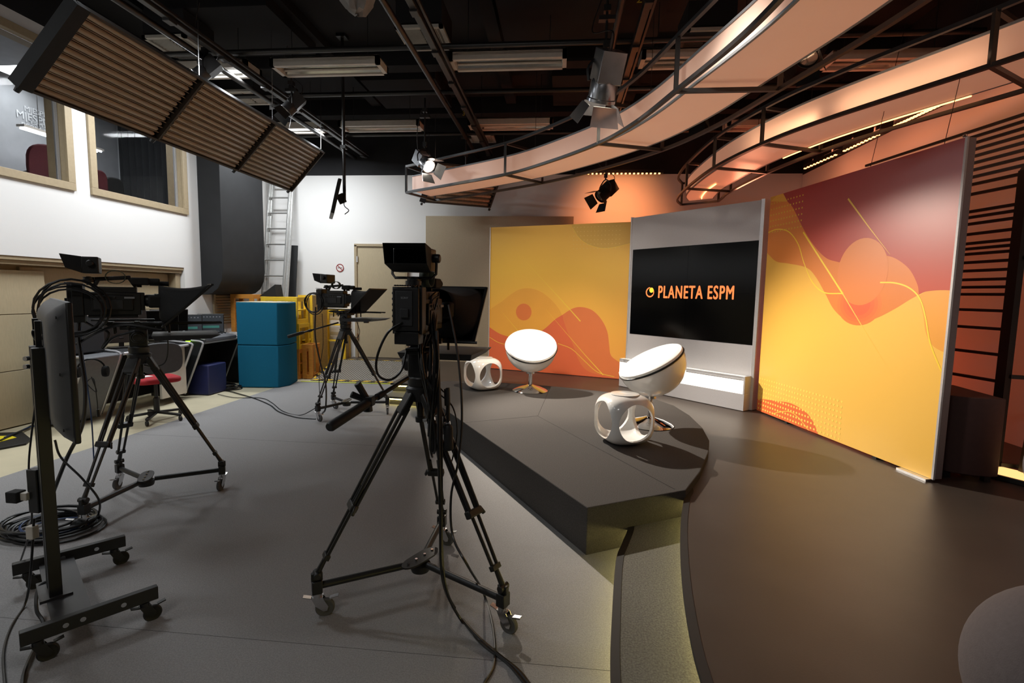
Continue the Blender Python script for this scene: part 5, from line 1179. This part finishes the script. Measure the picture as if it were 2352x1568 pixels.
# red office chair
oc = thing('office_chair', 'red office chair with black back shell at the control desk', 'chair', (-4.50, 5.14, 0))
T = Matrix.Translation((-4.50, 5.14, 0.0)) @ Matrix.Rotation(math.radians(58), 4, 'Z')
for k in range(5):
    a = 2*PI*k/5+.3; b = MB(T); b.bar((0, 0, .10), (.27*math.cos(a), .27*math.sin(a), .075), .035, .025); lg = b.build('base_leg', 'black_plastic', oc, bevel=.005)
    b = MB(T); b.tube([(.27*math.cos(a)-.012, .27*math.sin(a), .034), (.27*math.cos(a)+.012, .27*math.sin(a), .034)], .027, 14); b.cyl((.27*math.cos(a), .27*math.sin(a), .04), (.27*math.cos(a), .27*math.sin(a), .08), .01, 8); b.build('caster', 'rubber_black', lg)
b = MB(T); b.lathe([(0, .09), (.03, .09), (.028, .26), (.018, .27), (.018, .42), (.09, .43), (.09, .445), (0, .445)], 18); b.build('gas_column', 'black_plastic', oc)
b = MB(T); b.prism([(.22*math.copysign(abs(math.cos(a))**.5, math.cos(a)), .21*math.copysign(abs(math.sin(a))**.5, math.sin(a))) for a in [2*PI*k/28 for k in range(28)]], .445, .50); b.build('seat', 'red_fabric', oc, bevel=.018)
def shield(T, x, y, z0, w_, h_, th, m, nm, par, bv=.01):
    b = MB(T @ Matrix.Translation((x, y, z0+h_/2)) @ Matrix.Rotation(PI/2, 4, 'X') @ Matrix.Rotation(PI/2, 4, 'Y' if False else 'X') @ Matrix.Identity(4))
    pts = [(w_/2*math.copysign(abs(math.cos(a))**.6, math.cos(a)), h_/2*math.copysign(abs(math.sin(a))**.6, math.sin(a))) for a in [2*PI*k/28 for k in range(28)]]
    b = MB(T @ Matrix.Translation((x, y, z0+h_/2)) @ Matrix.Rotation(PI/2, 4, 'X')); b.prism(pts, -th/2, th/2); return b.build(nm, m, par, bevel=bv)
shield(T, 0, -.235, .56, .40, .34, .025, 'dark_tv_plastic', 'back_shell', oc); shield(T, 0, -.205, .57, .38, .32, .035, 'red_fabric', 'backrest', oc, .014)
b = MB(T); b.bar((0, -.24, .70), (0, -.20, .44), .05, .015); b.bar((0, -.22, .45), (0, 0, .44), .05, .015); b.build('back_bar', 'black_metal', oc)
b = MB(T @ Matrix.Translation((-.1, .05, .5005))); b.box((0, 0, .004), (.16, .10, .006), .3); b.build('paper', 'sign_white', oc)
# ================================================================== TV STAND (left foreground)
U = Vector((-.79, .61, 0)).normalized(); Nn = Vector((.61, .79, 0)).normalized()
ts = thing('tv_stand', 'black steel tv stand on four casters at the left edge', 'tv stand', (-2.21, 2.03, 0))
q0, q1 = atz(28, 1308, .13), atz(288, 1240, .13); q2, q3 = atz(44, 1468, .13), atz(362, 1357, .13)
for a, c in ((q0, q1), (q2, q3)):
    d = (c-a).normalized(); b = MB(); b.bar(a, c, .032, .058); ft = b.build('foot_beam', 'black_metal', ts, bevel=.003)
    for f in (.30, .42, .72):
        b = MB(); m_ = a.lerp(c, f); s_ = Vector((d.y, -d.x, 0)); b.cyl(m_+s_*.0165, m_+s_*.019, .010, 14); b.build('hole_plug', 'steel', ft)
    for e_, sg in ((a+d*.05, -1), (c-d*.05, 1)):
        T = frame((e_.x, e_.y, .100), (d.y, -d.x, 0), d, (0, 0, 1)); caster(T, ts, 'black_plastic', 'rubber_black', .92)
ma, mb_ = q0.lerp(q1, .36), q2.lerp(q3, .36)
b = MB(); b.bar(ma-Vector((0, 0, .01)), mb_-Vector((0, 0, .01)), .13, .008); b.build('base_plate', 'frame_metal', ts)
pb = atz(142, 1362, .125); pc = Vector((pb.x, pb.y, 0))-Nn*.02
for s_, nm in ((0, 'post'), (1, 'post')):
    o_ = pc+U*(.10*s_)-Nn*.0; b = MB(); b.bar(o_+Vector((0, 0, .125)), o_+Vector((0, 0, 1.235)), .055, .045, up=Nn); b.build(nm, 'black_metal', ts, bevel=.003)
b = MB(); b.bar(pc-U*.04+Vector((0, 0, .128)), pc+U*.16+Vector((0, 0, .128)), .11, .012); b.build('post_flange', 'frame_metal', ts)
b = MB(); hc = pc+U*.05+Nn*.05; 
for z in (.92, 1.20): b.bar(hc-U*.20+Vector((0, 0, z)), hc+U*.20+Vector((0, 0, z)), .02, .06)
b.box((hc.x, hc.y, 1.06), (.30, .012, .30), math.atan2(U.y, U.x)); b.build('mount_plate', 'black_metal', ts, bevel=.002)
for z, l in ((1.19, ''), (1.15, '')):
    b = MB(); p_ = pc-Nn*.03+U*(.02 if z > 1.17 else .07)+Vector((0, 0, z)); b.cyl(p_, p_-Nn*.012-U*.01, .010, 10); b.build('knob', 'steel', ts)
b = MB(); p_ = pc+U*.13-Nn*.03+Vector((0, 0, .58)); b.box(p_, (.05, .04, .20)); b.build('power_strip', 'black_plastic', ts, bevel=.004)
b = MB(); b.box(p_+Vector((-.07, -.03, -.02)), (.055, .045, .05)); b.build('plug', 'matte_black', ts, bevel=.004); b = MB(); b.box(p_+Vector((-.035, -.02, -.02)), (.04, .03, .035)); b.build('adapter', 'fixture_white', ts, bevel=.003)
b = MB(); b.box(p_+Vector((-.02, -.015, -.19)), (.035, .03, .06)); b.build('adapter', 'fixture_white', ts, bevel=.003)
# the tv: near edge and far edge of the back
def far_at(x, y, r): d = ray(x, y); d.z = 0; return d.normalized()*r
tn, tf = far_at(161, 1030, 2.62), far_at(104, 690, 3.52); tu = (tf-tn).normalized(); tN = Vector((-tu.y, tu.x, 0)); tN = tN if tN.dot(Nn) > 0 else -tN
tv = thing('television', 'big black television seen from behind, mounted on the left stand', 'television', ((tn+tf)/2+Vector((0, 0, .86))))
Lt = (tf-tn).length; T = frame(tn, tu, (0, 0, 1), tu.cross(Vector((0, 0, 1)))); sgn = 1 if (T.to_3x3() @ Vector((0, 0, 1))).dot(tN) > 0 else -1
Z0, Z1 = .865, 1.435
b = MB(T); b.box((Lt/2, (Z0+Z1)/2, sgn*.025), (Lt, Z1-Z0, .022)); b.build('bezel', 'black_plastic', tv, bevel=.006)
b = MB(T); b.box((Lt/2, (Z0+Z1)/2, sgn*.0365), (Lt-.03, Z1-Z0-.03, .001)); b.build('screen', 'screen_black', tv, smooth=False)
def rr(x0, x1, y0, y1, r, n=6):
    out = []
    for cx, cy, a0 in ((x1-r, y0+r, -90), (x1-r, y1-r, 0), (x0+r, y1-r, 90), (x0+r, y0+r, 180)):
        for k in range(n+1): a = math.radians(a0+90*k/n); out.append((cx+r*math.cos(a), cy+r*math.sin(a)))
    return out
ringsv = []
for ins, dz, r in ((.004, .014, .03), (.03, -.012, .05), (.07, -.034, .07), (.10, -.042, .08)): ringsv.append([(x, y, sgn*dz) for x, y in rr(ins, Lt-ins, Z0+ins*.7, Z1-ins*.7, r)])
n = len(ringsv[0]); b = MB(T); b.add([v for r_ in ringsv for v in r_], [(r_*n+i, r_*n+(i+1) % n, (r_+1)*n+(i+1) % n, (r_+1)*n+i) for r_ in range(3) for i in range(n)]+[tuple(range(3*n, 4*n))])
b.build('back_cover', 'dark_tv_plastic', tv, ang=50)
for xx in (Lt*.42, Lt*.66):
    b = MB(T); b.bar((xx, Z0+.10, -sgn*.055), (xx, Z1-.09, -sgn*.055), .035, .02, up=(0, 0, 1)); b.build('mount_bracket', 'black_metal', tv)
for yy in (Z0+.06, (Z0+Z1)/2, Z1-.06):
    b = MB(T); b.cyl((.022, yy, -sgn*.012), (.022, yy, -sgn*.016), .006, 10); b.build('screw', 'matte_black', tv)
for xx in (Lt*.46, Lt*.60):
    b = MB(T); b.box((xx, Z1-.12, -sgn*.0425), (.09, .055, .002)); b.build('label_plate', 'black_plastic', tv)
# ================================================================== RIGHT SIDE, BACKSTAGE
fr = Vector((-.168, .986, 0)).normalized(); gp = Vector((3.27, 3.99, 0))
gf = thing('slatted_metal_frame', 'black metal frame with many horizontal bars behind the red printed panel', 'metal frame', gp+fr*.7+Vector((0, 0, ZD)))
up_ = [ZD, 2.40]; bend = gp+Vector((.28, .0, 2.95))
b = MB(); b.bar(gp+Vector((0, 0, ZD)), gp+Vector((0, 0, 2.44)), .05, .07, up=fr); b.bar(gp+Vector((0, 0, 2.42)), bend, .05, .07, up=fr); b.build('post', 'black_metal', gf)
b = MB(); e_ = gp+fr*1.9; b.bar(e_+Vector((0, 0, ZD)), e_+Vector((0, 0, 2.44)), .05, .07, up=fr); b.build('post', 'black_metal', gf)
ys = [427, 449, 488, 501, 516, 539, 560, 572, 584, 603, 622, 642, 659, 675, 710, 749, 804, 861]
for y_ in ys:
    z = 1.5+(692-y_)/1150*3.99; b = MB(); b.bar(gp+Vector((0, 0, z)), gp+fr*1.9+Vector((0, 0, z)), .022, .022); b.build('bar', 'black_metal', gf)
for k in range(8):
    p_ = (gp+Vector((0, 0, 2.46))).lerp(bend, (k+.3)/7.6); b = MB(); b.bar(p_, p_+fr*1.9, .022, .022); b.build('bar', 'black_metal', gf)
g2 = thing('metal_frame', 'black metal frame with slanted posts at the far right edge', 'metal frame', (3.45, 3.85, ZD))
for a, c in (((3.36, 3.86, ZD), (3.62, 3.95, 3.1)), ((3.47, 3.83, ZD), (3.72, 3.92, 3.1))):
    b = MB(); b.bar(a, c, .035, .035); b.build('post', 'black_metal' if a[0] > 3.4 else 'frame_metal', g2)
for z in (ZD+.06, .96, 1.82): b = MB(); b.bar(gp+Vector((0.02, -.03, z)), (4.0, 3.80, z), .028, .028); b.build('bar', 'black_metal', g2)
fb = thing('floor_light_box', 'flat light box on the floor glowing orange at the right edge', 'light box', (3.4, 3.7, ZD))
b = MB(); b.bar((3.13, 4.02, ZD+.02), (3.56, 3.36, ZD+.02), .27, .036); b.build('box_frame', 'black_metal', fb, bevel=.003)
b = MB(); b.bar((3.14, 4.01, ZD+.040), (3.55, 3.37, ZD+.040), .23, .004); b.build('glowing_top', 'floor_glow', fb, smooth=False)
# curved cabinet
cb = thing('curved_cabinet', 'low dark brown cabinet with curved top edge behind the red printed panel', 'cabinet', (2.95, 3.95, ZD))
b = MB(); arc = [(2.745+.0, 3.80), (2.80, 3.735), (2.90, 3.69), (3.00, 3.675), (3.06, 3.69)]
poly = arc+[(3.13, 4.25), (2.72, 4.30)]; b.prism(poly, ZD+.05, ZD+.60); b.build('cabinet_body', 'cabinet_brown', cb, bevel=.006)
for x_, y_ in ((2.80, 3.80), (3.02, 3.74), (2.80, 4.2), (3.07, 4.18)): b = MB(); b.box((x_, y_, ZD+.025), (.04, .04, .05)); b.build('foot', 'rubber_black', cb)
# control room chairs
for i, (x, y, m_, l) in enumerate(((-6.55, atx(222, 420, -6.55).y, 'maroon_fabric', 'dark red chair back seen through the right window, at its left edge'), (-6.75, atx(261, 425, -6.75).y, 'matte_black', 'dark grey chair back seen through the right window, beside the red one'), (-6.62, 6.15, 'maroon_fabric', 'dark red round chair back behind the left window'))):
    c = thing('conference_chair', l, 'chair', (x, y, 2.326), 0, 'chairs in the control room'); T = Matrix.Translation((x, y, 2.326)) @ Matrix.Rotation(1.2, 4, 'Z')
    k_ = 1.5 if i == 2 else .62
    shield(T, 0, .0, .38, .42*k_, .50*(1.2 if i == 2 else .85), .06, m_, 'backrest', c, .02)
    b = MB(T); b.box((0, .24, .40), (.44, .42, .07)); b.build('seat', m_, c, bevel=.02); b = MB(T); b.cyl((0, .24, 0), (0, .24, .36), .03, 10); b.lathe([(.22, .0), (.22, .03), (0, .05)], 16, Matrix.Translation((0, .24, 0))); b.build('pedestal', 'black_metal', c)
    b = MB(T); b.tube([(-.24, .02, .5), (-.26, .05, .62), (-.26, .30, .62), (-.24, .32, .45)], .014, 6); b.build('armrest', 'black_plastic', c)
# ================================================================== CABLES
def px_cable(pts, r, label, m='cable_black', grp='loose cables', k=8, name='cable'):
    """pts: (x, y, z) floor level points or Vectors"""
    P = [p if isinstance(p, Vector) else (atz(p[0], p[1], p[2])) for p in pts]
    return cable(P, r, name, label, m=m, smooth=k, grp=grp)
fz = .012
px_cable([(470, 893, fz), (520, 897, fz), (545, 903, fz), (585, 915, fz), (620, 930, fz), (640, 945, fz), (680, 958, fz), (725, 962, fz)], .008, 'thick black cable on the carpet from the far coil to the farthest tripod')
px_cable([(500, 905, fz), (540, 913, fz), (600, 914, fz), (625, 925, fz), (650, 944, fz), (690, 953, fz), (728, 935, .10)], .005, 'thin black cable beside the thick one running to the farthest tripod')
def coil(c, r, n, label, rr=.006, seed=2, m='cable_black', zz=.007, e=.6, rz=0):
    rnd = random.Random(seed); b = MB(Matrix.Translation((c[0], c[1], 0)) @ Matrix.Rotation(rz, 4, 'Z'))
    for k in range(n):
        R_ = r*rnd.uniform(.6, 1.05); ox, oy = rnd.uniform(-.25, .25)*r, rnd.uniform(-.15, .15)*r
        b.tube([(ox+R_*math.cos(2*PI*i/24), oy+R_*e*math.sin(2*PI*i/24), zz+rr*1.9*(k % 5)+.004*math.sin(4*PI*i/24+k)) for i in range(24)], rr, 6, closed=True)
    return tag(b.build('coiled_cable', m), label, 'cable', 'coils of cable on the floor')
c = atz(508, 893, 0); coil((c.x, c.y), .25, 12, 'coil of black cable on the beige floor beside the teal blocks', .009, 4)
c = atz(120, 1218, 0); coil((c.x, c.y), .27, 12, 'coil of black cable on the carpet behind the tv stand', .0075, 6, e=.75, zz=.014)
c = atz(150, 1215, 0); coil((c.x, c.y), .20, 3, 'coil of blue cable lying in the black coil behind the tv stand', .004, 9, 'cable_blue', e=.75, zz=.03)
# bundle on camera 1: many strands from the camera side to the floor
rnd = random.Random(11)
for k in range(13):
    x0 = 985+rnd.uniform(-12, 26); s_ = rnd.uniform(-1, 1); yb_ = rnd.uniform(900, 1010)
    A = aty(x0, 672+rnd.uniform(-8, 14), 2.34+.03*s_); B_ = aty(x0-8+rnd.uniform(-10, 22), 740, 2.27+.04*s_); C_ = aty(978+rnd.uniform(-18, 34), 830, 2.20+.04*s_)
    D_ = aty(990+rnd.uniform(-10, 16), yb_, 2.17+.03*s_)
    P = [A+Vector((rnd.uniform(-.01, .02), 0, -.01)), A.lerp(B_, .3)+Vector((.015*s_, -.02, .0)), B_, C_, D_]
    if k > 8: P.append(aty(1000+rnd.uniform(-8, 10), yb_+40, 2.20)); P.append(aty(985, yb_-10, 2.28))
    cable(P, rnd.choice([.0045, .0055, .0065]), 'hanging_cable', 'black cable strand hanging in the bundle on the right side of the nearest camera', smooth=6, grp='cable strands of the nearest camera')
px_cable([aty(1003, 760, 2.22), aty(1008, 900, 2.17), aty(1008, 1020, 2.16), aty(1012, 1180, 2.13), aty(1016, 1320, 2.08), (1040, 1390, fz), (1085, 1450, fz), (1140, 1500, fz), (1190, 1540, fz), (1222, 1580, fz)], .0085, 'thick black cable falling from the nearest camera and running off the bottom edge')
px_cable([aty(1000, 800, 2.24), aty(1012, 940, 2.19), aty(1014, 1100, 2.17), aty(1014, 1240, 2.12), aty(1024, 1350, 2.06), (1060, 1425, fz), (1110, 1480, fz), (1165, 1522, fz), (1212, 1578, fz)], .007, 'second thick black cable beside the first, running off the bottom edge')
px_cable([aty(1030, 700, 2.35), aty(1052, 820, 2.30), aty(1061, 950, 2.24), aty(1052, 1060, 2.20), aty(1036, 1140, 2.16), aty(1040, 1230, 2.10), aty(1075, 1300, 2.03), (1110, 1360, .03), (1132, 1440, fz), (1135, 1520, fz), (1110, 1572, fz)], .0055, 'thin black cable curving down beside the right tripod leg to the floor')
px_cable([aty(925, 740, 2.10), aty(890, 765, 2.08), aty(866, 820, 2.10), aty(868, 860, 2.12), aty(895, 872, 2.15), aty(922, 850, 2.2), aty(935, 800, 2.25)], .0055, 'black cable looping left of the nearest camera')
px_cable([aty(1000, 880, 2.3), aty(1030, 915, 2.3), aty(1025, 950, 2.28), aty(1012, 965, 2.25)], .0035, 'short thin cable curl at the right of the zoom grips')
px_cable([aty(1010, 905, 2.3), aty(1040, 935, 2.3), aty(1050, 990, 2.28), aty(1040, 1050, 2.26), aty(1030, 1075, 2.25)], .0035, 'long thin cable curl at the right of the zoom grips')
# camera 2 cables
b = loops(H2, .135, -.20, .09, .165, 5, '', .0065, 'x', 4); tag(b.build('cable_loop', 'cable_black'), 'big loops of black cable hanging on the side of the left camera', 'cable', 'cable loops hanging on cameras')
b = loops(H3, .12, -.20, .08, .125, 4, '', .006, 'x', 8); tag(b.build('cable_loop', 'cable_black'), 'loops of black cable hanging on the farthest camera', 'cable', 'cable loops hanging on cameras')
px_cable([aty(190, 690, 3.0), aty(180, 760, 2.95), aty(186, 820, 2.9), aty(196, 900, 2.85), aty(188, 980, 2.8), aty(150, 1060, 2.72), (100, 1190, .02)], .011, 'thick black cable bundle dropping between tv and left camera')
px_cable([aty(186, 700, 3.0), aty(186, 780, 2.95), aty(200, 880, 2.92), aty(210, 960, 2.9), aty(216, 1060, 2.85)], .004, 'blue cable hanging down behind the tv', m='cable_blue')
px_cable([aty(180, 730, 2.98), aty(215, 750, 2.98), aty(250, 765, 3.0), aty(235, 800, 2.98), aty(260, 775, 3.0), aty(310, 760, 3.05)], .008, 'black cable bundle running sideways under the left camera')
px_cable([aty(176, 790, 2.95), aty(230, 760, 2.95), aty(290, 745, 3.0), aty(370, 757, 3.1)], .009, 'taped black cable running to the prompter of the left camera')
px_cable([aty(378, 745, 3.4), aty(386, 790, 3.4), aty(380, 830, 3.4), aty(355, 842, 3.35), aty(330, 838, 3.3)], .005, 'black cable curving down from the left camera prompter')
px_cable([aty(210, 865, 3.0), aty(222, 900, 3.0), aty(200, 880, 3.0), aty(215, 870, 3.0), aty(223, 920, 3.0), aty(225, 945, 3.0)], .003, 'thin headset cable dangling below the left camera')
b = MB(); p_ = aty(225, 940, 3.0); b.cyl(p_, p_-Vector((0, 0, .05)), .010, 10); tag(b.build('cable_plug', 'cable_black'), 'black plug at the end of the dangling headset cable', 'plug')
px_cable([aty(126, 1010, 2.6), aty(140, 1050, 2.6), aty(190, 1100, 2.6), aty(228, 1150, 2.62), (222, 1190, .02), (205, 1205, fz)], .006, 'black cable curving from the tv to the left tripod foot')
px_cable([(40, 1310, .03), aty(72, 1200, 2.0), aty(66, 1080, 1.98), aty(72, 1000, 1.96), aty(85, 900, 1.93)], .004, 'thin black cable climbing the left tv stand post')
px_cable([aty(78, 1190, 1.95), aty(72, 1290, 1.95), (60, 1380, .03), (25, 1440, fz), (8, 1500, fz), (12, 1580, fz)], .005, 'thin black cable running off the bottom left corner')
px_cable([aty(118, 1330, 2.0), aty(88, 1350, 1.95), aty(84, 1400, 1.9), aty(100, 1440, 1.85), (60, 1530, .02), (50, 1580, fz)], .007, 'black cable passing under the tv stand foot')
px_cable([aty(100, 650+130, 1.98), aty(84, 762, 2.0), aty(75, 760, 2.0), aty(78, 775, 2.0), aty(100, 800, 1.98)], .004, 'small cable loop above the tv stand post')
# camera 3 cables
px_cable([aty(725, 705, 5.55), aty(724, 770, 5.5), aty(735, 830, 5.5), aty(748, 880, 5.45), aty(748, 935, 5.4), (740, 950, .05)], .010, 'thick black cable dropping from the farthest camera to its dolly')
px_cable([aty(740, 720, 5.55), aty(742, 790, 5.5), aty(733, 860, 5.5), aty(736, 930, 5.4)], .004, 'thin black cable dropping from the farthest camera')
px_cable([aty(818, 735, 5.8), aty(826, 760, 5.8), aty(820, 775, 5.8), aty(805, 770, 5.8)], .004, 'black cable under the prompter tray of the farthest camera')
# door mats and cables by the sliding door
p = atz(0, 1030, 0)
b = MB(); q_ = [atz(-60, 1045, .0), atz(-60, 1000, 0), atz(52, 996, 0), atz(72, 1012, 0), atz(60, 1022, 0)]
m_o = MB(); m_o.prism([(v.x, v.y) for v in q_], .001, .022); mo = tag(m_o.build('cable_ramp', 'rubber_black', bevel=.004), 'black rubber cable ramp with yellow top on the beige floor by the door', 'cable ramp')
yq = [atz(-60, 1030, .022), atz(-60, 1003, .022), atz(25, 1001, .022), atz(38, 1005, .022)]
m_o = MB(); m_o.prism([(v.x, v.y) for v in yq], .0222, .026); m_o.build('yellow_lid', 'mat_yellow', mo)
px_cable([(0, 1012, .03), (30, 998, .03), (60, 985, .02), (76, 978, .02), (110, 985, .02)], .012, 'black and blue cable bundle over the rubber ramp by the door', m='cable_black')
px_cable([(10, 1004, .035), (40, 992, .03), (70, 980, .03), (100, 978, .02)], .006, 'blue cable over the rubber ramp by the door', m='cable_blue')
# hanging wires of the set panels
for (a, c), l in ((((2158, 332), (2258, 190)), 'thin wire holding the red printed panel near its right end'), (((1990, 383), (2060, 285)), 'thin wire holding the red printed panel at its middle')):
    A = RP.a+RP.u*RP.px(*a)[0]-RP.n*.035+Vector((0, 0, 2.575)); b = MB(); b.cyl(A, A+Vector((.35, .25, 1.4)), .0025, 6); tag(b.build('hanging_wire', 'grid_metal'), l, 'wire', 'wires of the red printed panel')
